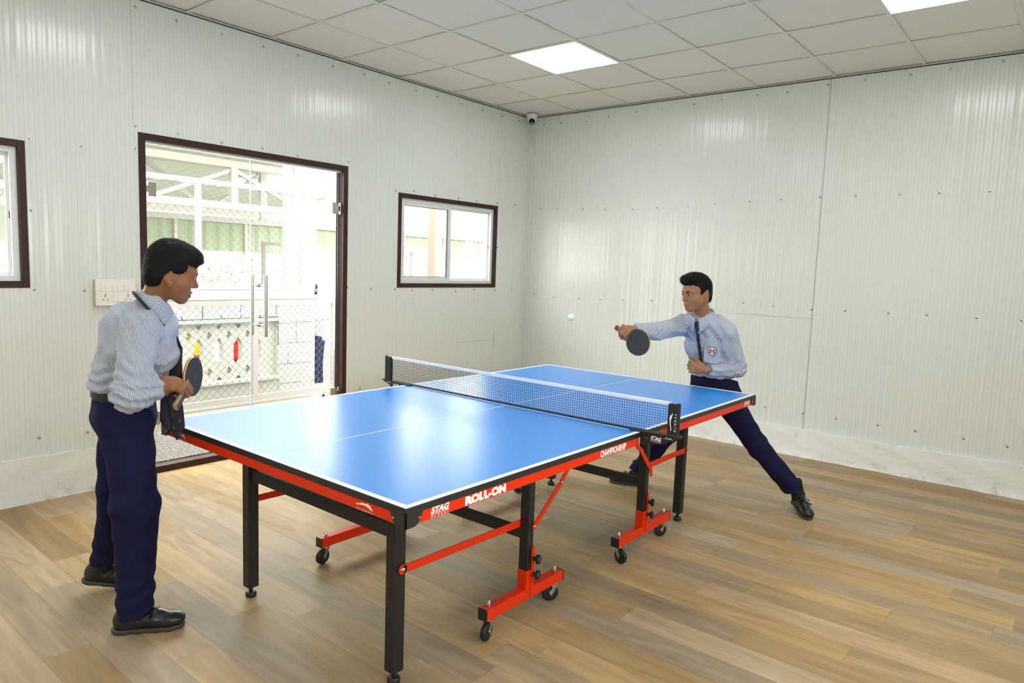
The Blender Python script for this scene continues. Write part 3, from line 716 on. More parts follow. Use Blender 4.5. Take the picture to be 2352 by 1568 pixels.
PX = (3.621, 2.637)
for idx, px in enumerate(PX):
    near = idx == 0
    for side in (1, -1):
        yo = 2.945 if side == 1 else 1.868        # outer face
        yi = yo - side*0.045
        post = MB().box((px-0.019, yo, 0.14), (px+0.019, yi, 0.70)).build('post', M['blackpaint'], tt, bevel=0.003)
        mb = MB(); mb.box((px-0.0205, yo+side*0.001, 0.10), (px+0.0205, yi-side*0.001, 0.214)); mb.box((px-0.020, yo+side*0.001, 0.10), (px-0.006, yo+side*0.006, 0.31)); mb.box((px-0.0235, yo+side*0.006, 0.10), (px-0.019, yi, 0.31))
        mb.build('sleeve', M['red'], post, bevel=0.0015)
        for kz in (0.262, 0.195):
            MB().lathe((px-0.013, yo+side*0.006, kz), [(0.0,0),(0.009,0.0),(0.0085,0.012),(0.017,0.015),(0.0195,0.018),(0.0195,0.028),(0.016,0.032),(0,0.033)], (-0.35,side,0), 18).build('knob', M['blackplastic'], post, smooth=True)
        bx0, bx1 = (3.372, 3.880) if near else (2.341, 2.893)
        if side == -1: bx0 += 0.02; bx1 += 0.02
        bar = MB().box((bx0, yo, 0.088), (bx1, yi, 0.134)).build('wheel_bar', M['red'], tt, bevel=0.003)
        for xa_, xb_ in ((bx1-0.001, bx1+0.004), (bx0-0.004, bx0+0.001)):
            MB().box((xa_, yo+side*0.0008, 0.0872), (xb_, yi-side*0.0008, 0.1348)).build('end_plug', M['blackplastic'], bar, bevel=0.0015)
        # casters
        for k, wx in enumerate((bx1-0.035, bx0+0.035)):
            yc = (yo+yi)/2
            ang = {(0,1,0): 0.25, (0,1,1): -0.6, (1,1,0): 1.35, (1,1,1): -0.5, (0,-1,0): 0.1, (0,-1,1): 2.6, (1,-1,0): 0.8, (1,-1,1): 2.9}[(idx, side, k)]
            c = empty('caster', (wx, yc, 0.0)); c.parent = tt; c.location = Vector((wx, yc, 0)) - world_origin(tt)
            dx, dy = math.cos(ang), math.sin(ang)
            wc = Vector((wx + 0.018*dx, yc + 0.018*dy, 0.0375)); ax = Vector((-dy, dx, 0))
            prof = [(0.008,-0.0105),(0.030,-0.0105),(0.0345,-0.0095),(0.0372,-0.006),(0.0375,0),(0.0372,0.006),(0.0345,0.0095),(0.030,0.0105),(0.008,0.0105)]
            MB().lathe(wc, prof, ax, 36).build('wheel', M['rubberwheel'], c, smooth=True)
            mb = MB(); mb.lathe((wx, yc, 0.0885), [(0,0),(0.026,0),(0.026,-0.003),(0.021,-0.004),(0.021,-0.009),(0.016,-0.011),(0,-0.012)], n=24)
            for s in (-1, 1):
                p = [(-0.016,-0.008),(0.016,-0.008),(0.012,-0.030),(0.026,-0.044),(0.024,-0.054),(0.012,-0.058),(0.006,-0.050),(-0.008,-0.022)]
                mb.prism([(a, b) for a, b in p], Vector((wx, yc, 0.0885)) + ax*(0.0125*s), (dx,dy,0), (0,0,1), ax*(0.002*s))
            mb.prism([(-0.016,-0.008),(0.016,-0.008),(0.012,-0.012),(-0.012,-0.012)], Vector((wx, yc, 0.0885)) - ax*0.0125, (dx,dy,0), (0,0,1), ax*0.025)
            mb.build('fork', M['chrome'], c, bevel=0.0006)
            mb = MB(); mb.cyl(wc-ax*0.018, wc+ax*0.018, 0.0045, 12); mb.lathe(wc+ax*0.0145, [(0.0075,0),(0.0075,0.005),(0,0.006)], ax, 6); mb.lathe(wc-ax*0.0145, [(0.0075,0),(0.0075,0.005),(0,0.006)], -ax, 6)
            mb.build('axle', M['steel'], c)
            MB().lathe((wx, yc, 0.134), [(0.011,0),(0.011,0.003),(0.0075,0.0035),(0.0075,0.012),(0.006,0.014),(0.006,0.020),(0.0035,0.0235),(0,0.024)], n=12).build('axle_nut', M['steel'], bar, smooth=True)
        # horizontal brace to the end leg
        lx = 4.286 if near else 2.088; lz = 0.418 if near else 0.432; pz = 0.408 if near else 0.43
        yb = (2.899 if side == 1 else 1.914) + side*0.0015
        mb = MB(); s = 1 if near else -1
        mb.bar((px-0.012*s, yb, pz), (lx-0.006*s, yb, lz), 0.005, 0.030); 
        mb.lathe((lx-0.006*s, yb+side*0.0025, lz), [(0.0,0.0),(0.018,0.0),(0.018,-0.005),(0.0,-0.005)], (0,side,0), 20)
        br = mb.build('brace', M['red'], tt, bevel=0.0008)
        MB().lathe((lx-0.006*s, yb+side*0.0025, lz), [(0.008,0),(0.008,0.004),(0.005,0.006),(0,0.0065)], (0,side,0), 14).build('bolt', M['steel'], br, smooth=True)
        # bent folding link up to the apron
        if near: pts = [(3.608, 0.398), (3.552, 0.443), (3.426, 0.545), (3.372, 0.605), (3.300, 0.702)]
        else: pts = [(2.606, 0.405), (2.612, 0.432), (2.727, 0.555), (2.772, 0.585), (2.800, 0.702)]
        yl = yo + side*0.005
        mb = MB()
        for (xa, za), (xb, zb_) in zip(pts[:-1], pts[1:]): mb.bar((xa, yl, za), (xb, yl, zb_), 0.004, 0.024)
        for (xa, za) in pts: mb.lathe((xa, yl+side*0.002, za), [(0,0),(0.012,0),(0.012,-0.004),(0,-0.004)], (0,side,0), 16)
        lk = mb.build('folding_link', M['red'], tt)
        for (xa, za) in (pts[0], pts[2]): MB().lathe((xa, yl+side*0.002, za), [(0.0075,0),(0.0075,0.004),(0.005,0.006),(0,0.0065)], (0,side,0), 14).build('bolt', M['steel'], lk, smooth=True)
    MB().box((px-0.012, 1.913, 0.342), (px+0.012, 2.90, 0.386)).build('cross_bar', M['blackpaint'], tt, bevel=0.002)

# ------------------------------------------------------------------ net
net = empty('table_tennis_net', (NX, MY, TZ), 'black net with white top tape stretched across the blue table', 'net')
ny0, ny1 = 1.530, 3.292; nz0, nz1 = 0.7635, 0.9015
mb = MB(); cw = 0.0011
n = 140
for i in range(n + 1):
    y = ny0 + (ny1 - ny0) * i / n
    mb.bar((NX, y, nz0), (NX, y, nz1), cw, cw, (1,0,0))
rows = 12
for j in range(rows + 1):
    z = nz0 + (nz1 - nz0) * j / rows
    pts = []
    seg = 24
    for k in range(seg):
        ya = ny0 + (ny1-ny0)*k/seg; yb_ = ny0 + (ny1-ny0)*(k+1)/seg
        f = lambda y: z - 0.0016*math.sin(PI*(y-ny0)/(ny1-ny0)) * (j/rows) + 0.0009*math.sin(y*23 + j*1.3)
        mb.bar((NX, ya, f(ya)), (NX, yb_, f(yb_)), cw*1.15, cw*1.15)
mb.build('netting', M['netcord'], net)
MB().box((NX-0.0014, ny0, 0.7625), (NX+0.0014, ny1, 0.7710)).build('bottom_hem', M['netcord'], net)
MB().box((NX+0.002, 1.70, 0.7602), (NX+0.014, 3.115, 0.7614)).build('joint_strip', M['strap'], tt)
mb = MB(); vs = []; fs = []
prof = [(-0.0022,0.897),(-0.0032,0.906),(-0.0026,0.9115),(0,0.9135),(0.0026,0.9115),(0.0032,0.906),(0.0022,0.897),(0.0010,0.8965),(-0.0010,0.8965)]
K = 40
for i in range(K+1):
    y = ny0 - 0.004 + (ny1 - ny0 + 0.012) * i / K; sag = -0.0016*math.sin(PI*i/K)
    for a, b in prof: vs.append((NX + a, y, b + sag))
P_ = len(prof)
for i in range(K):
    for k in range(P_): fs.append((i*P_+k, i*P_+(k+1)%P_, (i+1)*P_+(k+1)%P_, (i+1)*P_+k))
mb.add(vs, fs).build('top_tape', M['nettape'], net, smooth=True)
for s, yt in ((1, TY1), (-1, TY0)):
    Y = lambda d: yt + s*d
    # clamp body: long wedge with top flange
    poly = [(-0.050,0.7605),(-0.050,0.7655),(0.186,0.7705),(0.187,0.763),(0.176,0.757),(0.158,0.752),(0.128,0.742),(0.122,0.735),(0.118,0.7285),(0.108,0.7270),(0.060,0.716),(0.004,0.716),(0.001,0.7605)]
    mb = MB().prism(poly, (NX-0.009, yt, 0), (0,s,0), (0,0,1), (0.018,0,0))
    mb.prism([(-0.052,0.7605),(-0.052,0.7680),(0.190,0.7735),(0.190,0.7665)], (NX-0.016, yt, 0), (0,s,0), (0,0,1), (0.032,0,0))
    cl = mb.build('clamp', M['blackplastic'], net, bevel=0.0015)
    a, b = (Y(0.124), Y(0.173))
    mb = MB().box((NX-0.010, min(a,b), 0.770), (NX+0.010, max(a,b), 0.906)); mb.tube([(NX, Y(0.169), 0.768), (NX, Y(0.169), 0.911)], 0.0085, 16)
    pst = mb.build('net_post', M['blackcloth'], net, bevel=0.003)
    xf = NX + 0.0092
    for yy in ((0.024), (0.036)): MB().lathe((xf, Y(yy), 0.742 - yy*0.06), [(0.0032,0),(0.0028,0.002),(0,0.0028)], (1,0,0), 10).build('rivet', M['steel'], cl, smooth=True)
    if s == 1:
        stag_logo(cl, xf, Y(0.052), 0.7290, (0,1,-0.06), 0.050, 0.026)
        text_obj('lettering', '_CLIP_', M['white_ink'], cl, (xf, Y(0.112), 0.7520), (0,1,-0.06), UZ, 0.0085, 0.045, bold=0.02)
        leap(pst, (NX+0.0102, Y(0.131), 0.776), (0,0.10,1), (0,-1,0.0), 0.080, -0.020) if False else leap(pst, (NX+0.0102, Y(0.150), 0.790), (0,0,1), (0,-1,0), 0.078, 0.017)
        text_obj('lettering', 'GLOBAL', M['white_ink'], pst, (NX+0.0102, Y(0.1655), 0.789), (0,0,1), (0,-1,0), 0.0085, 0.078, bold=0.01, spacing=1.7)
    else:
        stag_logo(cl, xf, Y(0.100), 0.7290, (0,1,0.06), 0.050, 0.026)
        text_obj('lettering', '_CLIP_', M['white_ink'], cl, (xf, Y(0.160), 0.7520), (0,1,0.06), UZ, 0.0085, 0.045, bold=0.02)

# ball in flight
tag(MB().sphere((0,0,0), 0.02, 32).build('table_tennis_ball', M['ball'], None, smooth=True), 'white table tennis ball in the air above the far half of the table', 'ball').location = (2.597, 2.398, 1.187)
# ------------------------------------------------------------------ outside the door
mt = MB().box((2.33,-0.135,0.046),(3.95,-1.235,0.056)).build('doormat', M['mat'], bevel=0.003)
tag(mt, 'grey looped rubber mat lying outside the door sill', 'doormat')
o = MB().box((1.6,-0.125,-0.03),(5.2,-1.75,0.045)).build('porch_slab', M['concrete'], bevel=0.01); tag(o, 'pale concrete slab outside the door', kind='structure')
MB().box((2.2,-1.236,0.045),(4.4,-1.262,0.0505)).build('edging_strip', M['strip'], o)
g = MB().add([(-40,-0.06,-0.03),(12,-0.06,-0.03),(12,-2.45,-0.03),(-40,-2.45,-0.03),(12,-2.45,-0.70),(-40,-2.45,-0.70),(12,-40,-0.70),(-40,-40,-0.70)], [(0,1,2,3),(3,2,4,5),(5,4,6,7)]).build('ground', M['concrete'], recalc=False); tag(g, kind='structure')

def chainlink(mb, x0, x1, z0, z1, y, cell=0.075, r=0.0012):
    """two families of diagonal wires clipped to the rectangle"""
    W = x1 - x0; H = z1 - z0; k = -int(H / cell) - 2
    asp = 1.0
    n0 = int((W + H) / cell) + 2
    for i in range(-n0, n0):
        for sgn in (1, -1):
            # line: x = x0 + i*cell + sgn*(z-z0)*asp
            c = i * cell
            ts = [0.0, H]
            zlo, zhi = 0.0, H
            # clip to 0<=x<=W
            if sgn > 0: lo, hi = -c / asp, (W - c) / asp
            else: lo, hi = (c - W) / asp, c / asp
            a, b = max(zlo, lo), min(zhi, hi)
            if b - a < 0.01: continue
            mb.bar((x0 + c + sgn*a*asp, y + 0.001*sgn, z0 + a), (x0 + c + sgn*b*asp, y + 0.001*sgn, z0 + b), 2*r, 2*r, (0,1,0))

# low gate on wheels standing just beyond the mat
gt = empty('wheeled_gate', (2.25,-1.5,-0.03), 'low white steel gate with chain link mesh and small wheel outside the glass door', 'gate')
mb = MB(); mb.box((1.340,-1.515,0.085),(3.165,-1.485,0.135)); mb.box((1.318,-1.515,0.085),(1.360,-1.485,1.045)); mb.box((1.340,-1.515,1.005),(3.165,-1.485,1.045)); mb.box((3.13,-1.515,0.085),(3.17,-1.485,1.045)); mb.box((2.215,-1.515,0.13),(2.262,-1.485,1.01))
mb.build('frame', M['gatepaint'], gt, bevel=0.002)
mb = MB(); chainlink(mb, 1.362, 3.13, 0.135, 1.005, -1.5, 0.074); mb.build('chain_link', M['wire'], gt)
mb = MB(); mb.tube([(1.325,-1.478,0.12),(1.325,-1.478,0.52)], 0.008, 8); mb.bar((1.325,-1.478,0.50),(1.27,-1.46,0.52),0.02,0.01); mb.build('drop_bolt', M['gatepaint'], gt)
w = empty('caster', (0,0,0)); w.parent = gt; w.location = Vector((1.44,-1.5,-0.03)) - world_origin(gt)
MB().lathe((1.44,-1.5,0.006), [(0.008,-0.012),(0.03,-0.012),(0.036,-0.008),(0.036,0.008),(0.03,0.012),(0.008,0.012)], (0.45,1,0), 24).build('wheel', M['rubberwheel'], w, smooth=True)
mb = MB(); mb.bar((1.44,-1.52,0.085),(1.44,-1.52,0.0),0.024,0.003,(0,1,0)); mb.bar((1.44,-1.48,0.085),(1.44,-1.48,0.0),0.024,0.003,(0,1,0)); mb.build('fork', M['steel'], w)

# whitewashed block wall with a pierced screen
bw = empty('block_wall', (2.8,-2.05,-0.03), 'whitewashed concrete block wall with pierced breeze screen behind the low gate', 'wall')
mb = MB(); FY, BY = -1.90, -2.10
mb.box((1.285,FY,-0.03),(1.74,BY,1.02)); mb.box((1.74,FY,-0.03),(5.4,BY,0.215)); mb.box((4.9,FY,0.215),(5.4,BY,1.02))
mb.box((1.74,FY,0.80),(4.9,BY,1.02)); mb.box((1.74, FY+0.03, 0.19),(4.9, BY, 0.225))
mb.build('masonry', M['oldpaint'], bw, bevel=0.006)
mb = MB()   # mortar cracks
rnd = random.Random(11)
def crack(p, q, w=0.005):
    n_ = 8; pts = [Vector(p).lerp(Vector(q), i/n_) + Vector((rnd.uniform(-.004,.004),0,rnd.uniform(-.004,.004))) for i in range(n_+1)]
    for a, b in zip(pts[:-1], pts[1:]):
        if rnd.random() < 0.85: mb.bar(a, b, 0.004, w*rnd.uniform(.5,1.6), (1,0,0) if abs(q[2]-p[2])>abs(q[0]-p[0]) else (0,0,1))
YC = FY + 0.0005
crack((1.74,YC,0.845),(4.2,YC,0.845),0.009)
for x in (1.76,2.16,2.55,2.95,3.35): crack((x,YC,0.85),(x,YC,1.0),0.006)
for x in (1.95,2.36,2.75,3.15): crack((x,YC,0.85),(x,YC,0.875),0.006)
crack((1.74,YC,0.55),(1.735,YC,0.84),0.006)
for z in (0.78,0.56,0.34,0.13): crack((1.30,YC,z),(1.74,YC,z),0.003)
crack((1.52,YC,0.56),(1.52,YC,0.78),0.002); crack((1.62,YC,0.34),(1.62,YC,0.55),0.002)
mb.build('mortar_crack', M['gasket'], bw)
cop = MB(); vs=[]; fs=[]
cs = [(FY+0.02,1.02),(FY+0.02,1.05),(-2.0,1.10),(-2.25,1.115),(-2.30,1.09),(-2.30,1.02)]
for x in (1.25, 5.45): vs += [(x, y, z) for y, z in cs]
k = len(cs); fs = [tuple(range(k)), tuple(range(2*k-1, k-1, -1))] + [(i,(i+1)%k,k+(i+1)%k,k+i) for i in range(k)]
cop.add(vs, fs).build('coping', M['wall_top'], bw, bevel=0.02)
# pierced screen made by filling a plate around its openings
def pierced(parent):
    x0, x1, z0, z1 = 1.74, 4.9, 0.215, 0.80
    PW = 0.203; zc = 0.505
    bm = bmesh.new(); edges = []
    def loop(pts):
        v = [bm.verts.new((x, 0, z)) for x, z in pts]
        for i in range(len(v)): edges.append(bm.edges.new((v[i], v[(i+1) % len(v)])))
    loop([(x0,z0),(x1,z0),(x1,z1),(x0,z1)])
    i = 0; x = 1.96
    while x < x1 - 0.12:
        hw = 0.050
        loop([(x, zc-0.155),(x+hw, zc-0.085),(x+hw, zc+0.075),(x, zc+0.150),(x-hw, zc+0.075),(x-hw, zc-0.085)])
        xm = x + PW/2
        if xm < x1 - 0.08:
            for zz in (zc+0.175, zc-0.185): loop([(xm, zz-0.042),(xm+0.036, zz),(xm, zz+0.042),(xm-0.036, zz)])
        loop([(x-0.034, z1-0.018),(x+0.034, z1-0.018),(x, z1-0.062)])
        loop([(x-0.034, z0+0.018),(x, z0+0.052),(x+0.034, z0+0.018)])
        x += PW
    bmesh.ops.triangle_fill(bm, use_beauty=True, use_dissolve=False, edges=bm.edges[:])
    # remove the faces filled inside the openings: keep those whose centre is not in any hole
    ret = bmesh.ops.extrude_face_region(bm, geom=bm.faces[:])
    for v in [g_ for g_ in ret['geom'] if isinstance(g_, bmesh.types.BMVert)]: v.co.y -= 0.09
    bmesh.ops.recalc_face_normals(bm, faces=bm.faces)
    me = bpy.data.meshes.new('pierced_screen'); bm.to_mesh(me); bm.free(); me.materials.append(M['oldpaint'])
    o = bpy.data.objects.new('pierced_screen', me); COL.objects.link(o); o.parent = parent
    org = world_origin(parent); me.transform(Matrix.Translation(Vector((0, FY-0.045, 0)) - org))
pierced(bw)

# chain link fence panel standing on the wall
fp = empty('fence_panel', (2.8,-2.2,1.11), 'white framed chain link fence panel standing on the block wall', 'fence panel')
mb = MB(); Y0, Y1 = -2.215, -2.185
mb.box((1.105,Y0,2.155),(4.9,Y1,2.205)); mb.box((1.105,Y0,1.115),(4.9,Y1,1.155)); mb.box((1.085,Y0,1.11),(1.125,Y1,2.21)); mb.box((1.225,Y0,1.15),(1.255,Y1,2.16)); mb.box((2.405,Y0,1.15),(2.460,Y1,2.16)); mb.box((3.7,Y0,1.15),(3.75,Y1,2.16)); mb.box((4.86,Y0,1.11),(4.9,Y1,2.21))
mb.box((1.07,-2.24,2.10),(1.10,-2.19,3.4))
mb.build('frame', M['gatepaint'], fp, bevel=0.002)
mb = MB(); chainlink(mb, 1.255, 4.86, 1.155, 2.155, -2.2, 0.080); mb.build('chain_link', M['wire'], fp)

# roof truss of the shed beyond, columns, roofs
tr = empty('roof_truss', (1.0,-4.0,2.0), 'white welded steel roof truss seen through the glass door', 'truss')
mb = MB(); y = -4.0
mb.box((-0.1,y-0.04,2.055),(5.5,y+0.04,2.145)); mb.box((-0.1,y-0.04,2.585),(5.5,y+0.04,2.675))
for x in (1.066, 3.05, 5.0): mb.box((x-0.045,y-0.04,2.145),(x+0.045,y+0.04,2.585))
for a, b in ((1.066, 2.06), (3.05, 2.06), (1.066, 0.1), (3.05, 4.0), (5.0, 4.0)): mb.bar((a,y-0.01,2.57 if (a-b)*1 != 0 else 0),(b,y-0.01,2.15),0.05,0.05,(0,1,0))
mb.build('lattice', M['truss'], tr)
mb = MB(); y = -4.75
mb.box((-0.6,y-0.03,2.02),(6.5,y+0.03,2.10)); mb.box((-0.6,y-0.03,2.66),(6.5,y+0.03,2.74))
for x in (0.2, 1.9, 3.6): mb.box((x-0.05,y-0.04,2.0),(x+0.05,y+0.04,2.7))
for a, b in ((0.2, 1.0), (1.9, 1.05), (1.9, 2.7), (3.6, 2.75)): mb.bar((a,y,2.68),(b,y,2.08),0.05,0.05,(0,1,0))
mb.build('lattice', M['truss'], tr)
def corrugated(name, x0, x1, p0, p1, m, parent=None, pitch=0.2, amp=0.02, lab=None, cat=None):
    """sheet from (y,z)=p0 to p1 with ribs running down the slope"""
    n = int((x1-x0)/pitch)*4; vs=[]; fs=[]
    for i in range(n+1):
        x = x0 + (x1-x0)*i/n; h = amp if (i % 4) in (1,2) else 0.0
        vs += [(x, p0[0], p0[1]+h), (x, p1[0], p1[1]+h)] if abs(p0[1]-p1[1]) < abs(p0[0]-p1[0]) + 1e-6 else [(x, p0[0]+h, p0[1]), (x, p1[0]+h, p1[1])]
    for i in range(n): fs.append((2*i, 2*i+2, 2*i+3, 2*i+1))
    o = MB().add(vs, fs).build(name, m, parent, recalc=False)
    if lab: tag(o, lab, cat)
    return o
corrugated('roof_sheet', 0.0, 5.5, (-3.2,2.86), (-6.4,2.62), M['roofsheet'], lab='pale corrugated roof sheet above the white truss', cat='roof')
corrugated('roof_sheet', -2.4, 5.0, (-6.8,2.62), (-9.4,2.36), M['roofsheet'], lab='farther pale corrugated roof sheet behind the truss', cat='roof')
fh = empty('cladding_shed', (-3,-10,0), 'long shed far behind with pale green cladding over a white base', 'building')
corrugated('cladding', -16, 5, (-9.0,1.56), (-9.0,2.13), M['green'], fh, 0.28, 0.03)
MB().box((-16,-9.02,-0.70),(5,-9.2,1.56)).build('base_wall', M['palewall'], fh)
mb = MB()
for x in np.arange(-15, 5, 1.45): mb.box((x-0.03,-8.95,1.5),(x+0.03,-8.99,2.14))
mb.build('cladding_post', M['truss'], fh)
mb = MB(); mb.box((-16,-8.9,2.13),(5,-9.0,2.24)); mb.box((-16,-8.6,2.34),(5,-8.7,2.40)); mb.box((-16,-8.3,2.48),(5,-8.4,2.54)); mb.build('gutter', M['truss'], fh)
corrugated('shed_roof', -16, 5, (-8.7,2.30), (-12.0,3.3), M['roofsheet'], fh, 0.4, 0.04)
o = MB().box((-0.10,-4.15,-0.70),(0.22,-3.9,3.5)).build('column', M['palewall'], bevel=0.01); tag(o, 'broad white column right of the truss, seen through the door', 'column')
o = MB().box((0.72,-3.3,-0.70),(0.80,-3.2,3.4)).build('column', M['gatepaint'], bevel=0.004); tag(o, 'thin white post right of the fence panel', 'column')
o = MB().box((1.16,-2.36,-0.03),(1.23,-2.31,1.6)).build('column', M['gatepaint'], bevel=0.004); tag(o, 'slim pale post at the right end of the block wall', 'column')
o = MB().box((-1.68,-3.1,-0.70),(-1.54,-2.95,3.2)).build('column', M['pink'], bevel=0.004); tag(o, 'pinkish square column seen through the window', 'column')
# drain pipe beside the cladding
o = MB().tube([(2.35,-7.0,-0.70),(2.35,-7.0,1.98),(2.38,-7.0,2.06),(2.55,-7.0,2.12),(4.5,-7.0,2.30)], 0.05, 14).build('drain_pipe', M['palewall'], smooth=True); tag(o, 'white drain pipe with a bend, in front of the green cladding', 'pipe')
def low_fence(name, xa, xb, y, z0, z1, m, mw_, lab, cell=0.11):
    e = empty(name, ((xa+xb)/2, y, -0.70), lab, 'fence')
    mb = MB(); mb.box((xa,y-0.02,z1-0.045),(xb,y+0.02,z1)); mb.box((xa,y-0.02,z0),(xb,y+0.02,z0+0.04))
    nn = max(2, int((xb-xa)/1.2)); 
    for i in range(nn+1): x = xa + (xb-xa)*i/nn; mb.box((x-0.022,y-0.02,-0.70),(x+0.022,y+0.02,z1))
    mb.build('frame', m, e)
    mb = MB(); chainlink(mb, xa, xb, z0+0.04, z1-0.045, y-0.005, cell, 0.003); mb.build('chain_link', mw_, e)
low_fence('yard_fence', -2.6, 0.28, -4.6, 0.5, 1.68, M['concrete'], M['wirewhite'], 'low mesh fence with grey top rail seen at the right edge of the door')
low_fence('yard_fence', -5.2, -2.75, -5.0, 0.4, 1.80, M['pink'], M['wirewhite'], 'pale mesh fence with pinkish rail left of the column in the window')
low_fence('yard_fence', -9.5, -5.5, -6.0, 1.0, 2.15, M['palewall'], M['wirewhite'], 'white mesh fence right of the column in the window', 0.14)

# shrub beyond the fence
rnd = random.Random(5); mb = MB(); st = MB()
for k in range(7):
    bx = -0.6 + rnd.uniform(-0.9, 0.9); st.tube([(bx,-7.6,-0.70),(bx+rnd.uniform(-.1,.1),-7.6,0.6),(bx+rnd.uniform(-.3,.3),-7.6,1.2)],0.01,6)
for k in range(260):
    c = Vector((-0.6 + rnd.gauss(0,0.65), -7.6 + rnd.gauss(0,0.2), 0.95 + rnd.gauss(0,0.26)))
    a = Vector((rnd.uniform(-1,1), rnd.uniform(-1,1), rnd.uniform(-.6,.6))).normalized(); b = a.cross(Vector((rnd.uniform(-1,1), rnd.uniform(-1,1), 1))).normalized()
    L_ = rnd.uniform(0.05,0.09)
    mb.add([c, c+a*L_*0.5+b*L_*0.28, c+a*L_, c+a*L_*0.5-b*L_*0.28], [(0,1,2,3)])
sh = empty('shrub', (-0.6,-7.6,-0.70), 'leafy green shrub glimpsed through the door behind the fence', 'shrub')
mb.build('foliage', M['leaf'], sh, recalc=False); st.build('stems', M['strip'], sh)
# ------------------------------------------------------------------ signed distance modelling of bodies and clothes
def vnorm(v): v = np.asarray(v, float); return v / np.linalg.norm(v)
def nz3(P, s, seed=0.0):
    a = P * s + seed
    return (np.sin(a[..., 0] + 1.7*np.sin(a[..., 1]*1.3 + seed)) + np.sin(a[..., 1]*1.1 + 1.5*np.sin(a[..., 2]*0.9 + 2.1*seed)) + np.sin(a[..., 2]*1.2 + 1.6*np.sin(a[..., 0]*1.2 + 0.7*seed))) / 3.0

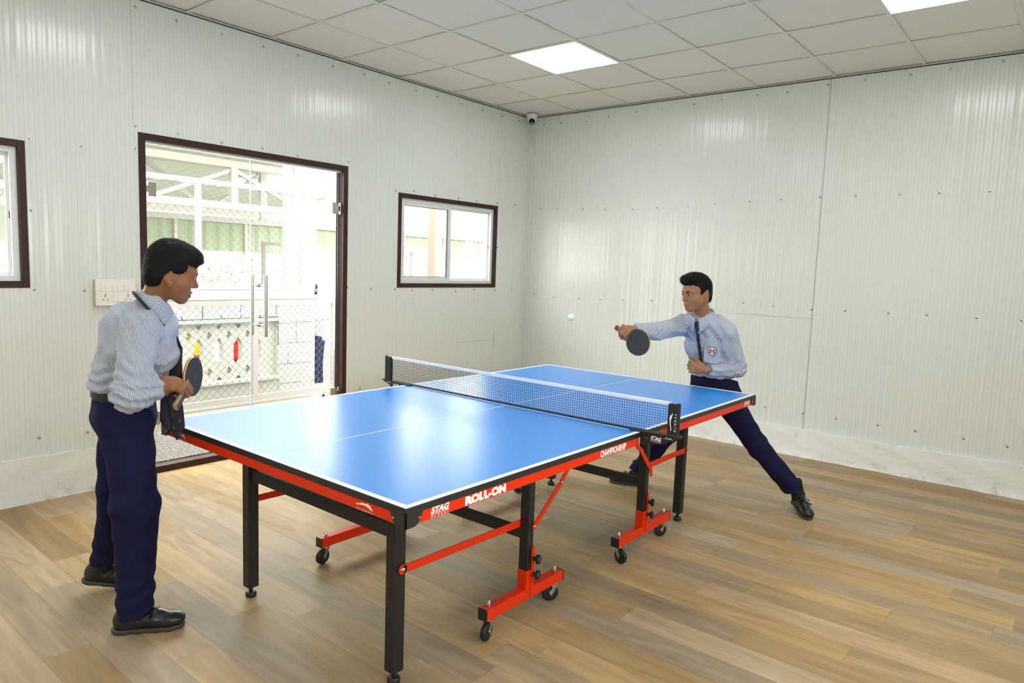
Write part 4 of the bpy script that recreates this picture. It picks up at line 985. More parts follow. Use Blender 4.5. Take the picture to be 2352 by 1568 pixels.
class SDF:
    def __init__(self): self.pr = []; self.post = []
    def _add(self, fn, c, r, k, op): self.pr.append((fn, np.asarray(c, float), r, k, op)); return self
    def cone(self, a, b, ra, rb, k=0.015, op='u'):
        a = np.asarray(a, float); b = np.asarray(b, float); ba = b - a; L2 = max(ba @ ba, 1e-12)
        def fn(P):
            t = np.clip(((P - a) @ ba) / L2, 0, 1)
            return np.linalg.norm(P - a - t[..., None]*ba, axis=-1) - (ra + (rb - ra)*t)
        return self._add(fn, (a + b)/2, math.sqrt(L2)/2 + max(ra, rb), k, op)
    def ell(self, c, R, axes=None, k=0.015, op='u'):
        c = np.asarray(c, float); R = np.asarray(R, float); A = np.eye(3) if axes is None else np.asarray(axes, float)
        def fn(P):
            q = (P - c) @ A.T; k0 = np.linalg.norm(q / R, axis=-1); k1 = np.linalg.norm(q / (R*R), axis=-1)
            return k0*(k0 - 1.0)/np.maximum(k1, 1e-9)
        return self._add(fn, c, max(R), k, op)
    def ecap(self, a, b, wa, wb, lat, k=0.02, op='u', cap=0.6):
        """capsule with elliptical section; wa=(half width along lat, half depth)"""
        a = np.asarray(a, float); b = np.asarray(b, float); ba = b - a; L = np.linalg.norm(ba); ax = ba/L
        l = np.asarray(lat, float); l = vnorm(l - ax*(l @ ax)); f = np.cross(ax, l)
        wa = np.asarray(wa, float); wb = np.asarray(wb, float)
        def fn(P):
            q = P - a; h = q @ ax; t = np.clip(h/L, 0, 1); s = h - t*L
            w = wa[0] + (wb[0]-wa[0])*t; d = wa[1] + (wb[1]-wa[1])*t; c = np.minimum(w, d)*cap
            x = q @ l; y = q @ f
            k0 = np.sqrt((x/w)**2 + (y/d)**2 + (s/c)**2); k1 = np.sqrt((x/w/w)**2 + (y/d/d)**2 + (s/c/c)**2)
            return k0*(k0 - 1.0)/np.maximum(k1, 1e-9)
        return self._add(fn, (a+b)/2, L/2 + max(wa.max(), wb.max()), k, op)
    def cut(self, p, n, c=None, r=None, k=0.0):
        """remove the side n points to (optionally only within radius r of c)"""
        p = np.asarray(p, float); n = vnorm(n)
        def fn(P): return (P - p) @ n
        self.pr.append((fn, None if c is None else np.asarray(c, float), r, k, 'i')); return self
    def fcut(self, fn): self.pr.append((fn, None, None, 0.0, 'i')); return self
    def disp(self, fn): self.post.append(fn); return self
    def eval_blocks(self, P, centers, brad):
        """P (nb, n, 3)"""
        D = np.full(P.shape[:2], 1.0)
        for fn, c, r, k, op in self.pr:
            if c is not None:
                m = np.linalg.norm(centers - c, axis=1) < (r + brad + 0.03 + k)
                if not m.any(): continue
            else: m = np.ones(len(centers), bool)
            d = fn(P[m]); o = D[m]
            if op == 'u':
                if k > 0:
                    h = np.maximum(k - np.abs(o - d), 0)/k; D[m] = np.minimum(o, d) - h*h*k*0.25
                else: D[m] = np.minimum(o, d)
            elif op == 's':
                d = -d
                if k > 0:
                    h = np.maximum(k - np.abs(o - d), 0)/k; D[m] = np.maximum(o, d) + h*h*k*0.25
                else: D[m] = np.maximum(o, d)
            elif op == 'i':
                if c is not None:
                    inside = np.linalg.norm(P[m] - c, axis=-1) < r
                    D[m] = np.where(inside, np.maximum(o, d), o)
                else: D[m] = np.maximum(o, d)
        for fn in self.post: D = D + fn(P)
        return D
    def bounds(self):
        lo = np.array([1e9]*3); hi = -lo
        for fn, c, r, k, op in self.pr:
            if op == 'u': lo = np.minimum(lo, c - r - 0.02); hi = np.maximum(hi, c + r + 0.02)
        return lo, hi
    def mesh(self, h):
        lo, hi = self.bounds(); B = 10
        n = np.ceil((hi - lo)/h).astype(int) + 2; nb = (n + B - 1)//B; N = nb*B + 2
        gi = np.stack(np.meshgrid(*[np.arange(k) for k in nb], indexing='ij'), -1).reshape(-1, 3)
        cen = lo + (gi*B + B/2)*h; brad = B*h*0.5*1.7321
        Dc = self.eval_blocks(cen[:, None, :], cen, 0.0001 + 0.05)[:, 0]
        gi = gi[np.abs(Dc) < brad*1.35 + 0.016]; cen = lo + (gi*B + B/2)*h
        loc = np.stack(np.meshgrid(*[np.arange(B+1)]*3, indexing='ij'), -1)       # points of a block
        keys_all = []; pos_all = []; quads = []
        lin = lambda I: (I[..., 0]*N[1] + I[..., 1])*N[2] + I[..., 2]
        C = 400
        for s in range(0, len(gi), C):
            g = gi[s:s+C]; I = g[:, None, None, None, :]*B + loc[None]
            P = (lo + I*h).reshape(len(g), -1, 3)
            D = self.eval_blocks(P, cen[s:s+C], brad).reshape(len(g), B+1, B+1, B+1)
            S = D < 0
            # cell vertices
            c8 = [S[:, a:a+B, b:b+B, c:c+B] for a in (0,1) for b in (0,1) for c in (0,1)]
            tot = sum(x.astype(int) for x in c8); act = (tot > 0) & (tot < 8)
            bi, ci, cj, ck = np.nonzero(act)
            if len(bi) == 0: continue
            acc = np.zeros((len(bi), 3)); cnt = np.zeros(len(bi))
            corner = lambda a, b, c: D[bi, ci+a, cj+b, ck+c]
            for ax in range(3):
                for u in (0, 1):
                    for v in (0, 1):
                        o0 = [u, v]; o0.insert(ax, 0); o1 = [u, v]; o1.insert(ax, 1)
                        d0 = corner(*o0); d1 = corner(*o1); cr = (d0 < 0) != (d1 < 0)
                        t = np.where(cr, d0/np.where(cr, d0 - d1, 1), 0)
                        p = np.tile(np.array(o0, float), (len(bi), 1)); p[:, ax] = t
                        acc[cr] += p[cr]; cnt[cr] += 1
            base = g[bi]*B + np.stack([ci, cj, ck], 1)
            keys_all.append(lin(base)); pos_all.append(lo + (base + acc/cnt[:, None])*h)
            # quads from grid edges owned by the block
            for ax in range(3):
                o = [0,0,0]; o[ax] = 1
                S0 = S[:, :B, :B, :B]; S1 = S[:, o[0]:o[0]+B, o[1]:o[1]+B, o[2]:o[2]+B]
                bq, qi, qj, qk = np.nonzero(S0 != S1)
                if len(bq) == 0: continue
                b0 = g[bq]*B + np.stack([qi, qj, qk], 1)
                e1 = np.zeros(3, int); e1[(ax+1) % 3] = 1; e2 = np.zeros(3, int); e2[(ax+2) % 3] = 1
                q = np.stack([lin(b0), lin(b0 - e1), lin(b0 - e1 - e2), lin(b0 - e2)], 1)
                flip = ~S0[bq, qi, qj, qk]
                q[flip] = q[flip][:, ::-1]
                quads.append(q)
        K = np.concatenate(keys_all); V = np.concatenate(pos_all); Q = np.concatenate(quads)
        order = np.argsort(K); K = K[order]; V = V[order]
        K, first = np.unique(K, return_index=True); V = V[first]
        ix = np.searchsorted(K, Q); ix = np.clip(ix, 0, len(K)-1); ok = (K[ix] == Q).all(1)
        return V, ix[ok]
    def build(self, name, h, mats, parent=None, loc=None, attr=None, matfn=None):
        V, Q = self.mesh(h)
        org = np.zeros(3)
        me = bpy.data.meshes.new(name)
        o = bpy.data.objects.new(name, me); COL.objects.link(o)
        if parent is not None: o.parent = parent; org = np.array(world_origin(parent))
        if loc is not None: o.location = Vector(loc) - Vector(org); org = np.array(loc, float)
        me.vertices.add(len(V)); me.vertices.foreach_set('co', (V - org).astype(np.float32).ravel())
        me.loops.add(len(Q)*4); me.loops.foreach_set('vertex_index', Q.astype(np.int32).ravel())
        me.polygons.add(len(Q)); me.polygons.foreach_set('loop_start', np.arange(0, len(Q)*4, 4, dtype=np.int32))
        try: me.polygons.foreach_set('loop_total', np.full(len(Q), 4, dtype=np.int32))
        except Exception: pass
        for m in (mats if isinstance(mats, (list, tuple)) else [mats]): me.materials.append(m)
        me.polygons.foreach_set('use_smooth', np.ones(len(Q), bool))
        if matfn is not None:
            cen = V[Q].mean(1); me.polygons.foreach_set('material_index', matfn(cen).astype(np.int32))
        if attr is not None:
            a = me.attributes.new('stripe', 'FLOAT', 'POINT'); a.data.foreach_set('value', attr(V).astype(np.float32))
        me.update(); me.validate()
        return o

# ---- materials of people
M['skinA'] = mat('brown_skin_near_boy', srgb(146, 98, 62), 0.45, 0, 0.4, noise=0.05, nscale=25)
M['skinB'] = mat('brown_skin_far_boy', srgb(160, 112, 80), 0.45, 0, 0.4, noise=0.05, nscale=25)
M['lipA'] = mat('lips_near_boy', srgb(112, 62, 50), 0.4)
M['lipB'] = mat('lips_far_boy', srgb(150, 92, 76), 0.4)
for k in ('skinA', 'skinB'):
    b = M[k].node_tree.nodes['Principled BSDF']; b.inputs['Subsurface Weight'].default_value = 0.08; b.inputs['Subsurface Radius'].default_value = (0.01, 0.004, 0.002)
M['hair'] = mat('black_hair', srgb(14, 12, 12), 0.6, 0, 0.2)
M['eyewhite'] = mat('eye_white', srgb(205, 196, 188), 0.25)
M['iris'] = mat('dark_iris', srgb(30, 18, 12), 0.15)
M['navy'] = mat('navy_trouser_cloth', srgb(25, 26, 58), 0.85, 0, 0.15, bump=0.7, bscale=16)
M['belt'] = mat('black_belt_leather', srgb(12, 12, 13), 0.4)
M['shoe'] = mat('black_shoe_leather', srgb(30, 31, 31), 0.32, bump=0.08, bscale=60)
M['sole'] = mat('dark_rubber_sole', srgb(62, 58, 52), 0.6)
M['sock'] = mat('black_sock', srgb(22, 24, 26), 0.9)
M['tie'] = mat('navy_tie_silk', srgb(20, 24, 46), 0.55)
M['gold'] = mat('gold_tie_emblem', srgb(64, 60, 34), 0.6)
M['rubberpad'] = mat('black_pimple_rubber', srgb(44, 45, 46), 0.6)
M['wood'] = mat('pale_plywood', srgb(218, 184, 120), 0.5, noise=0.12, nscale=60)
M['woodred'] = mat('red_brown_wood_inlay', srgb(96, 44, 32), 0.5)
M['grip'] = mat('grey_grip_wood', srgb(150, 140, 118), 0.5)
M['redpad'] = mat('red_pimple_rubber', srgb(170, 40, 30), 0.6)

def shirt_material(name, base, line, pitch):
    m = bpy.data.materials.new(name); m.use_nodes = True
    nt = m.node_tree; b = nt.nodes['Principled BSDF']; L = nt.links.new
    at = nd(nt, 'ShaderNodeAttribute', attribute_name='stripe')
    fr = math_node(nt, 'FRACT', math_node(nt, 'DIVIDE', at.outputs['Fac'], pitch))
    tri = math_node(nt, 'ABSOLUTE', math_node(nt, 'SUBTRACT', fr, 0.5))
    st = nd(nt, 'ShaderNodeMapRange'); st.inputs[1].default_value = 0.18; st.inputs[2].default_value = 0.26; L(tri, st.inputs[0])
    mx = nd(nt, 'ShaderNodeMix', data_type='RGBA'); mx.inputs[6].default_value = line; mx.inputs[7].default_value = base
    L(st.outputs[0], mx.inputs[0]); L(mx.outputs[2], b.inputs['Base Color'])
    b.inputs['Roughness'].default_value = 0.8; b.inputs['Specular IOR Level'].default_value = 0.2
    t = nd(nt, 'ShaderNodeTexCoord'); n2 = nd(nt, 'ShaderNodeTexNoise'); n2.inputs['Scale'].default_value = 22; n2.inputs['Detail'].default_value = 4; n2.inputs['Distortion'].default_value = 1.5
    L(t.outputs['Object'], n2.inputs['Vector'])
    bp = nd(nt, 'ShaderNodeBump'); bp.inputs['Strength'].default_value = 0.45; bp.inputs['Distance'].default_value = 0.012
    L(n2.outputs[0], bp.inputs['Height']); L(bp.outputs[0], b.inputs['Normal'])
    return m
M['shirt'] = shirt_material('white_shirt_grey_stripes', srgb(206, 213, 225), srgb(112, 120, 142), 0.0048)

def add_head(S, H, F, U, sc, ez=-0.030):
    """head primitives; returns local->world function"""
    F = vnorm(F); U = vnorm(np.asarray(U, float) - F*(np.asarray(U, float) @ F)); X = np.cross(F, U)    # X = person's right
    A = np.stack([X, F, U]); H = np.asarray(H, float)
    W = lambda x, y, z: H + (X*x + F*y + U*z)*sc
    s = sc
    S.ell(W(0,-0.004,0.035), np.array([0.070,0.077,0.076])*s, A, 0.01)
    S.ell(W(0,-0.030,-0.015), np.array([0.056,0.048,0.050])*s, A, 0.03*s)
    S.ell(W(0,0.028,-0.030), np.array([0.056,0.056,0.066])*s, A, 0.03*s)
    S.ell(W(0,0.035,0.030), np.array([0.060,0.050,0.045])*s, A, 0.03*s)
    for sg in (-1, 1):
        S.cone(W(sg*0.050,0.000,-0.030), W(sg*0.018,0.056,-0.084), 0.018*s, 0.014*s, 0.022*s)
        S.ell(W(sg*0.036,0.052,-0.028), np.array([0.022,0.024,0.026])*s, A, 0.02*s)
        S.cone(W(sg*0.012,0.082,0.013), W(sg*0.042,0.068,0.013), 0.009*s, 0.008*s, 0.018*s)
    S.ell(W(0,0.065,-0.086), np.array([0.017,0.017,0.016])*s, A, 0.022*s)
    S.ell(W(0,0.068,-0.062), np.array([0.024,0.020,0.018])*s, A, 0.015*s)
    for sg in (-1, 1): S.ell(W(sg*0.030,0.093,-0.003), np.array([0.016,0.016,0.012])*s, A, 0.012*s, 's')
    # nose
    S.cone(W(0,0.081,0.008), W(0,0.097,-0.024), 0.0070*s, 0.0085*s, 0.012*s)
    S.ell(W(0,0.1000,-0.029), np.array([0.0095,0.0085,0.0080])*s, A, 0.008*s)
    for sg in (-1, 1):
        S.ell(W(sg*0.0110,0.089,-0.032), np.array([0.0075,0.0095,0.0070])*s, A, 0.006*s)
        S.ell(W(sg*0.0060,0.096,-0.0390), np.array([0.0032,0.0045,0.003])*s, A, 0.003*s, 's')
    # lips
    S.cone(W(-0.020,0.079,-0.0605), W(0,0.0875,-0.0565), 0.0040*s, 0.0056*s, 0.006*s); S.cone(W(0.020,0.079,-0.0605), W(0,0.0875,-0.0565), 0.0040*s, 0.0056*s, 0.006*s)
    S.cone(W(-0.016,0.079,-0.0655), W(0,0.0845,-0.0695), 0.0040*s, 0.0062*s, 0.006*s); S.cone(W(0.016,0.079,-0.0655), W(0,0.0845,-0.0695), 0.0040*s, 0.0062*s, 0.006*s)
    S.cone(W(-0.020,0.086,-0.0630), W(0,0.0930,-0.0628), 0.0014*s, 0.0018*s, 0.003*s, 's'); S.cone(W(0.020,0.086,-0.0630), W(0,0.0930,-0.0628), 0.0014*s, 0.0018*s, 0.003*s, 's')
    # eyelids
    for sg in (-1, 1):
        S.ell(W(sg*0.030,0.0755,-0.003), np.array([0.0150,0.0105,0.0115])*s, A, 0.004*s)
        S.ell(W(sg*0.0325,0.0850,-0.0040), np.array([0.0135,0.0085,0.0029])*s, A, 0.0015*s, 's')
    # ears
    for sg in (-1, 1):
        Ex = vnorm(X*sg*0.9 - F*0.38); Ef = vnorm(F - Ex*(F @ Ex)); Eu = np.cross(Ex, Ef)
        EA = np.stack([Ex, Ef, Eu])
        S.ell(W(sg*0.068,-0.003,ez+0.002), np.array([0.0080,0.0150,0.0225])*s, EA, 0.004*s)
        S.ell(W(sg*0.066,0.001,ez-0.018), np.array([0.0065,0.0085,0.0100])*s, EA, 0.004*s)
        S.ell(W(sg*0.0765,-0.0015,ez+0.005), np.array([0.0065,0.0105,0.0155])*s, EA, 0.002*s, 's'); S.ell(W(sg*0.0700,-0.002,ez+0.003), np.array([0.0048,0.0062,0.0110])*s, EA, 0.002*s); S.ell(W(sg*0.0750,0.0005,ez-0.002), np.array([0.0050,0.0045,0.0065])*s, EA, 0.002*s, 's')
        S.ell(W(sg*0.0715,0.008,ez-0.004), np.array([0.0045,0.0040,0.0050])*s, EA, 0.003*s)
    return W, A

def hair_object(parent, W, A, sc, style, seed=1, h=0.003, strands=5200):
    S = SDF(); s = sc
    zf = {'short': ([-0.13,-0.058,-0.028,-0.022,-0.012,0.010,0.018,0.034,0.040,0.06,0.09,0.11], [-0.070,-0.072,-0.063,-0.034,-0.004,-0.004,-0.026,-0.025,0.002,0.020,0.052,0.058]),
          'quiff': ([-0.13,-0.060,-0.044,-0.036,-0.024,0.010,0.018,0.026,0.040,0.06,0.10], [-0.050,-0.058,-0.046,-0.020,0.012,0.014,-0.008,-0.002,0.036,0.052,0.056])}[style]
    S.ell(W(0,0.000,0.036), np.array([0.077,0.087,0.083])*s, A, 0.01)
    S.ell(W(0,-0.034,-0.015), np.array([0.062,0.050,0.060])*s, A, 0.02*s)
    if style == 'short':
        S.ell(W(0,0.046,0.064), np.array([0.062,0.057,0.044])*s, A, 0.02*s)
    else:
        S.ell(W(0,0.030,0.080), np.array([0.066,0.066,0.044])*s, A, 0.02*s)
        S.ell(W(0.01,0.068,0.080), np.array([0.050,0.032,0.028])*s, A, 0.015*s)
    c0 = W(0,0,0)
    def cutf(P):
        q = (P - c0) @ A.T / s
        z = np.interp(q[..., 1], zf[0], zf[1]) + 0.004*np.sin(q[..., 0]*260) + 0.003*np.sin(q[..., 0]*610 + q[..., 1]*300) + 0.01*(np.abs(q[..., 0])/0.07)**4*(q[..., 1] < 0)
        return (z - q[..., 2])*s*0.8
    S.fcut(cutf)
    S.disp(lambda P: 0.0012*nz3((P - c0) @ A.T, np.array([150., 90., 110.]), seed) + 0.0012*nz3((P - c0) @ A.T, np.array([520., 300., 330.]), seed+1))
    o = S.build('hair', h, M['hair'], parent)
    # fine strands standing on the surface (same object)
    me = o.data; nv = len(me.vertices); V = np.zeros(nv*3); me.vertices.foreach_get('co', V); V = V.reshape(-1, 3) + np.array(world_origin(parent))
    Nn = np.zeros(nv*3); me.vertices.foreach_get('normal', Nn); Nn = Nn.reshape(-1, 3)
    q = (V - c0) @ A.T / s
    rs = np.random.RandomState(seed); pick = rs.choice(nv, min(strands, nv), replace=False)
    zz = np.interp(q[:, 1], zf[0], zf[1])
    vs = []; fs = []
    org = np.array(world_origin(parent))
    for i in pick:
        if q[i, 2] < zz[i] + 0.002: continue
        n = Nn[i]; fwd = A[1]*0.9 - A[2]*0.35 if q[i, 1] > -0.03 else -A[2] - A[1]*0.2
        if style == 'quiff' and q[i, 1] > 0.0: fwd = A[1]*0.7 + A[2]*0.25 + A[0]*0.3
        d = fwd + rs.normal(0, 0.28, 3); d = d - n*(d @ n); d = d/np.linalg.norm(d)
        L = rs.uniform(0.008, 0.017)*s*(1.5 if style == 'quiff' and q[i, 1] > 0 and q[i, 2] > 0.06 else 1.0)
        lift = rs.uniform(0.12, 0.5) if q[i, 2] > 0.03 else rs.uniform(0.02, 0.12)
        w = np.cross(d, n)*0.00055
        p0 = V[i] - n*0.0015; p1 = V[i] + (d*0.55 + n*lift*0.55)*L; p2 = V[i] + (d + n*lift*0.7)*L
        b = len(vs); vs += [p0 - w - org, p0 + w - org, p1 + w*0.8 - org, p1 - w*0.8 - org, p2 - org]; fs += [(b, b+1, b+2, b+3), (b+3, b+2, b+4)]
    m2 = bpy.data.meshes.new('strands'); m2.from_pydata([tuple(v) for v in vs], [], fs)
    bm = bmesh.new(); bm.from_mesh(me); bm.from_mesh(m2); bm.to_mesh(me); bm.free(); bpy.data.meshes.remove(m2)
    return o

def eyes(parent, W, A, s, look):
    for sg in (-1, 1):
        c = W(sg*0.030, 0.0742, -0.0035); r = 0.0122*s
        mb = MB(); mb.sphere((0,0,0), r, 20)
        v = np.array(mb.v); ax = vnorm(look); a = vnorm(np.cross(ax, [0,0,1])); b = np.cross(ax, a)
        # sphere poles on the looking direction: z -> ax
        mb.v = [tuple(c + a*p[0] + b*p[1] + ax*p[2]) for p in v]
        ms = []
        for f in mb.f:
            z = np.mean([v[i][2] for i in f])/r; ms.append(1 if z > 0.80 else 0)
        mb.m = ms
        mb.build('eye', [M['eyewhite'], M['iris']], parent, smooth=True)
def brows(parent, W, s, th=1.0):
    for sg in (-1, 1):
        pts = [W(sg*0.011,0.0905,0.0095), W(sg*0.023,0.0890,0.0145), W(sg*0.035,0.0800,0.0155), W(sg*0.046,0.0680,0.0105)]
        S = SDF()
        for i in range(3): S.cone(pts[i], pts[i+1], (0.0032,0.0036,0.0030)[i]*s*th, (0.0036,0.0030,0.0016)[i]*s*th, 0.002)
        S.disp(lambda P: 0.0005*np.sin(P[..., 0]*2500)*np.sin(P[..., 1]*2700))
        S.build('eyebrow', 0.0011, M['hair'], parent)
        pts = [W(sg*0.0195,0.0815,-0.0015), W(sg*0.026,0.0868,0.0010), W(sg*0.034,0.0858,0.0012), W(sg*0.0425,0.0785,-0.0012)]
        S = SDF()
        for i in range(3): S.cone(pts[i], pts[i+1], 0.0010*s, 0.0011*s, 0.001)
        S.build('eyelash', 0.0006, M['hair'], parent)

def add_hand(S, W0, d, n, sg, curl, sc=1.0, thumb='wrap', spread=0.0):
    """W0 wrist, d towards the knuckles, n out of the palm; sg=+1: index->pinky = n x d (right hand), -1 left hand"""
    W0 = np.asarray(W0, float); d = vnorm(d); n = vnorm(np.asarray(n, float) - d*(np.asarray(n, float) @ d)); s = np.cross(n, d)*sg
    c = sc
    S.ecap(W0 + d*0.000*c, W0 + d*0.030*c, (0.024*c, 0.018*c), (0.030*c, 0.017*c), s, 0.02)
    S.ecap(W0 + d*0.028*c, W0 + d*0.072*c, (0.033*c, 0.015*c), (0.036*c, 0.0125*c), s, 0.02)
    LN = [(0.040,0.024,0.020), (0.043,0.028,0.021), (0.040,0.026,0.020), (0.032,0.020,0.018)]
    for i in range(4):
        o = (-0.029 + 0.0195*i)*c
        p = W0 + d*(0.076 - 0.004*abs(i-1.2))*c + s*o + n*0.001
        dd = vnorm(d + s*(i-1.5)*spread)
        S.ell(p - d*0.002 - n*0.003*c, np.array([0.0098,0.0098,0.0098])*c, None, 0.010)
        ang = 0.0; r = (0.0089, 0.0092, 0.0088, 0.0078)[i]*c
        for j in range(3):
            ang += curl[j]*(1 + 0.04*(i-1))
            u = dd*math.cos(ang) + n*math.sin(ang)
            q = p + u*LN[i][j]*c
            S.cone(p, q, r, r*0.92, 0.0035); p = q; r *= 0.93
    # thumb
    b = W0 + d*0.018*c - s*0.024*c + n*0.008*c
    if thumb == 'wrap':
        k1 = b + (d*0.026 - s*0.012 + n*0.016)*c; k2 = k1 + (d*0.020 + s*0.010 + n*0.018)*c; k3 = k2 + (d*0.006 + s*0.018 + n*0.006)*c
    elif thumb == 'up':
        k1 = b + (d*0.026 - s*0.020 + n*0.006)*c; k2 = k1 + (d*0.028 - s*0.010 + n*0.002)*c; k3 = k2 + (d*0.022 - s*0.004 + n*0.002)*c
    else:
        k1 = b + (d*0.024 - s*0.012 + n*0.014)*c; k2 = k1 + (d*0.026 - s*0.000 + n*0.012)*c; k3 = k2 + (d*0.020 + s*0.004 + n*0.004)*c
    S.cone(b, k1, 0.014*c, 0.0115*c, 0.014); S.cone(k1, k2, 0.0112*c, 0.0100*c, 0.004); S.cone(k2, k3, 0.0100*c, 0.0078*c, 0.003)

def stripe_attr(bones):
    """bones: (a, b, r, ref) ; coordinate = angle about the bone x radius"""
    def fn(V):
        best = np.full(len(V), 1e9); val = np.zeros(len(V))
        for a, b, r, ref in bones:
            a = np.asarray(a, float); b = np.asarray(b, float); ba = b - a; L = np.linalg.norm(ba); ax = ba/L
            rf = vnorm(np.asarray(ref, float) - ax*(np.asarray(ref, float) @ ax)); sd = np.cross(ax, rf)
            q = V - a; t = np.clip(q @ ax, 0, L); d = np.linalg.norm(q - t[:, None]*ax, axis=1) - r
            v = np.arctan2(q @ sd, q @ rf)*r
            m = d < best; best[m] = d[m]; val[m] = v[m]
        return val
    return fn

def shoe(parent, heel, toe, pitch=0.0, name='shoe', up=(0,0,1), straps=True, out=1):
    """heel, toe: sole points on the ground"""
    heel = np.asarray(heel, float); toe = np.asarray(toe, float); Y = vnorm(toe - heel); U = vnorm(np.asarray(up, float) - Y*(np.asarray(up, float) @ Y)); X = np.cross(Y, U)
    L = np.linalg.norm(toe - heel); k = L/0.265
    Wp = lambda x, y, z: heel + X*x*k + Y*y*k + U*z*k
    A = np.stack([X, Y, U])
    S = SDF()
    S.ecap(Wp(0,0.045,0.036), Wp(0,0.150,0.040), (0.034*k,0.030*k), (0.040*k,0.030*k), X, 0.02)
    S.ell(Wp(0.002,0.205,0.036), np.array([0.044,0.056,0.030])*k, A, 0.03)
    S.ell(Wp(0,0.042,0.044), np.array([0.033,0.040,0.040])*k, A, 0.02)
    S.cone(Wp(0,0.050,0.060), Wp(0,0.062,0.088), 0.035*k, 0.037*k, 0.015)
    S.ell(Wp(0,0.130,0.055), np.array([0.034,0.060,0.028])*k, A, 0.02)
    S.cone(Wp(0,0.048,0.060), Wp(0,0.056,0.092), 0.033*k, 0.034*k, 0.015)
    S.cone(Wp(0,0.055,0.100), Wp(0,0.058,0.13), 0.026*k, 0.020*k, 0.0, 's')
    S.cut(Wp(0,0,0.014), -U)
    S.disp(lambda P: 0.0006*nz3((P-heel) @ A.T, np.array([120.,160.,140.]), 2.0))
    o = S.build(name, 0.0035, M['shoe'], parent)
    S = SDF()
    outl = [(0.0,0.004,0.030), (0.0,0.045,0.035), (0.001,0.10,0.036), (0.002,0.16,0.042), (0.002,0.205,0.044), (0.002,0.228,0.034)]
    for i in range(len(outl)-1):
        (xa, ya, wa), (xb, yb, wb) = outl[i], outl[i+1]
        ya = max(ya, 0.034)
        if yb <= ya: continue
        S.ecap(Wp(xa, ya, 0.011), Wp(xb, yb, 0.011), (wa*k, 0.019*k), (wb*k, 0.019*k), X, 0.01, cap=1.6)
    S.ell(Wp(0,0.034,0.012), np.array([0.036,0.036,0.022])*k, A, 0.01)
    S.cut(Wp(0,0,0.0), -U); S.cut(Wp(0,0,0.019), U)
    S.build('sole', 0.0028, M['sole'], o)
    if straps:
        for y0, z0 in ((0.112, 0.085), (0.152, 0.076)):
            pts = [Wp(-0.040*out, y0+0.004, z0-0.036), Wp(-0.034*out, y0+0.003, z0-0.012), Wp(-0.018*out, y0+0.001, z0+0.003), Wp(0.004*out, y0, z0+0.008), Wp(0.024*out, y0-0.001, z0+0.001), Wp(0.040*out, y0-0.003, z0-0.010), Wp(0.052*out, y0-0.004, z0-0.012)]
            S = SDF()
            for i in range(len(pts)-1):
                tv = vnorm(pts[i+1]-pts[i]); S.ecap(pts[i], pts[i+1], (0.0115*k, 0.0028*k), (0.0115*k, 0.0028*k), Y, 0.004, cap=1.0)
            S.build('strap', 0.002, M['shoe'], o)
    return o

def ribbon(name, pts, widths, side, nrm, th, mats, parent, dots=None):
    """flat cloth ribbon along pts; side = width direction, nrm = thickness direction"""
    side = np.asarray(side, float); mb = MB(); vs = []; n = len(pts)
    for i, p in enumerate(pts):
        p = np.asarray(p, float); t = vnorm(np.asarray(pts[min(i+1, n-1)], float) - np.asarray(pts[max(i-1, 0)], float))
        s = vnorm(side - t*(side @ t)); nn = np.cross(t, s); nn = nn if nn @ np.asarray(nrm, float) > 0 else -nn
        for a, b in ((-1,0),(-0.6,0.8),(0,1),(0.6,0.8),(1,0),(0,-0.6)):
            vs.append(p + s*a*widths[i]/2 + nn*b*th)
    K = 6; fs = [(i*K+k, i*K+(k+1)%K, (i+1)*K+(k+1)%K, (i+1)*K+k) for i in range(n-1) for k in range(K)]
    fs += [tuple(range(K)), tuple(reversed(range((n-1)*K, n*K)))]
    mb.add(vs, fs)
    for dpos, dn, ds in (dots or []):
        dn = vnorm(dn); a = vnorm(np.asarray(ds, float)); b = np.cross(dn, a); c = np.asarray(dpos, float)
        mb.add([c + dn*0.0006 + (a*math.cos(t)*0.0060 + b*math.sin(t)*0.0080) for t in np.linspace(0, 2*PI, 13)[:-1]], [tuple(range(12))], 1)
    return mb.build(name, mats, parent, smooth=False, recalc=True)

def collar(parent, base, F, U, rn, drop=0.045, tip=0.075, mat_=None, attr=True, stand=0.036):
    """folded shirt collar around the neck; base = centre of the neck ring"""
    F = vnorm(F); U = vnorm(np.asarray(U, float)); F = vnorm(F - U*(F @ U)); X = np.cross(F, U); base = np.asarray(base, float)
    n = 40; vs = []; st = []; rows = 7
    for i in range(n+1):
        th = math.radians(-170 + 340*i/n)          # 0 = back
        front = abs(th)/math.radians(170)
        dirv = -F*math.cos(th) + X*math.sin(th)
        r0 = rn*(1 + 0.06*abs(math.sin(th)))
        sink = -0.030*front**2                      # the ring dips towards the throat
        dr = drop + (tip - drop)*max(0, (front - 0.62)/0.38)**1.2
        prof = [(r0, 0.0), (r0, stand*0.5), (r0 + 0.001, stand), (r0 + 0.005, stand + 0.003), (r0 + 0.008, stand - 0.002), (r0 + 0.012, stand - dr*0.55), (r0 + 0.019 + 0.016*front**3, stand - dr)]
        fo = F*(0.010*front**2)
        for (r, z) in prof:
            vs.append(base + dirv*r + U*(z + sink) + fo*(1 + (1 if z < stand*0.4 else 0))); st.append(th*r0*1.0)
    fs = [(i*rows+k, (i+1)*rows+k, (i+1)*rows+k+1, i*rows+k+1) for i in range(n) for k in range(rows-1)]
    o = MB().add(vs, fs).build('collar', mat_ or M['shirt'], parent, smooth=True, recalc=False)
    a = o.data.attributes.new('stripe', 'FLOAT', 'POINT'); a.data.foreach_set('value', np.array(st, np.float32))
    sm = o.modifiers.new('thick', 'SOLIDIFY'); sm.thickness = 0.0022
    return o

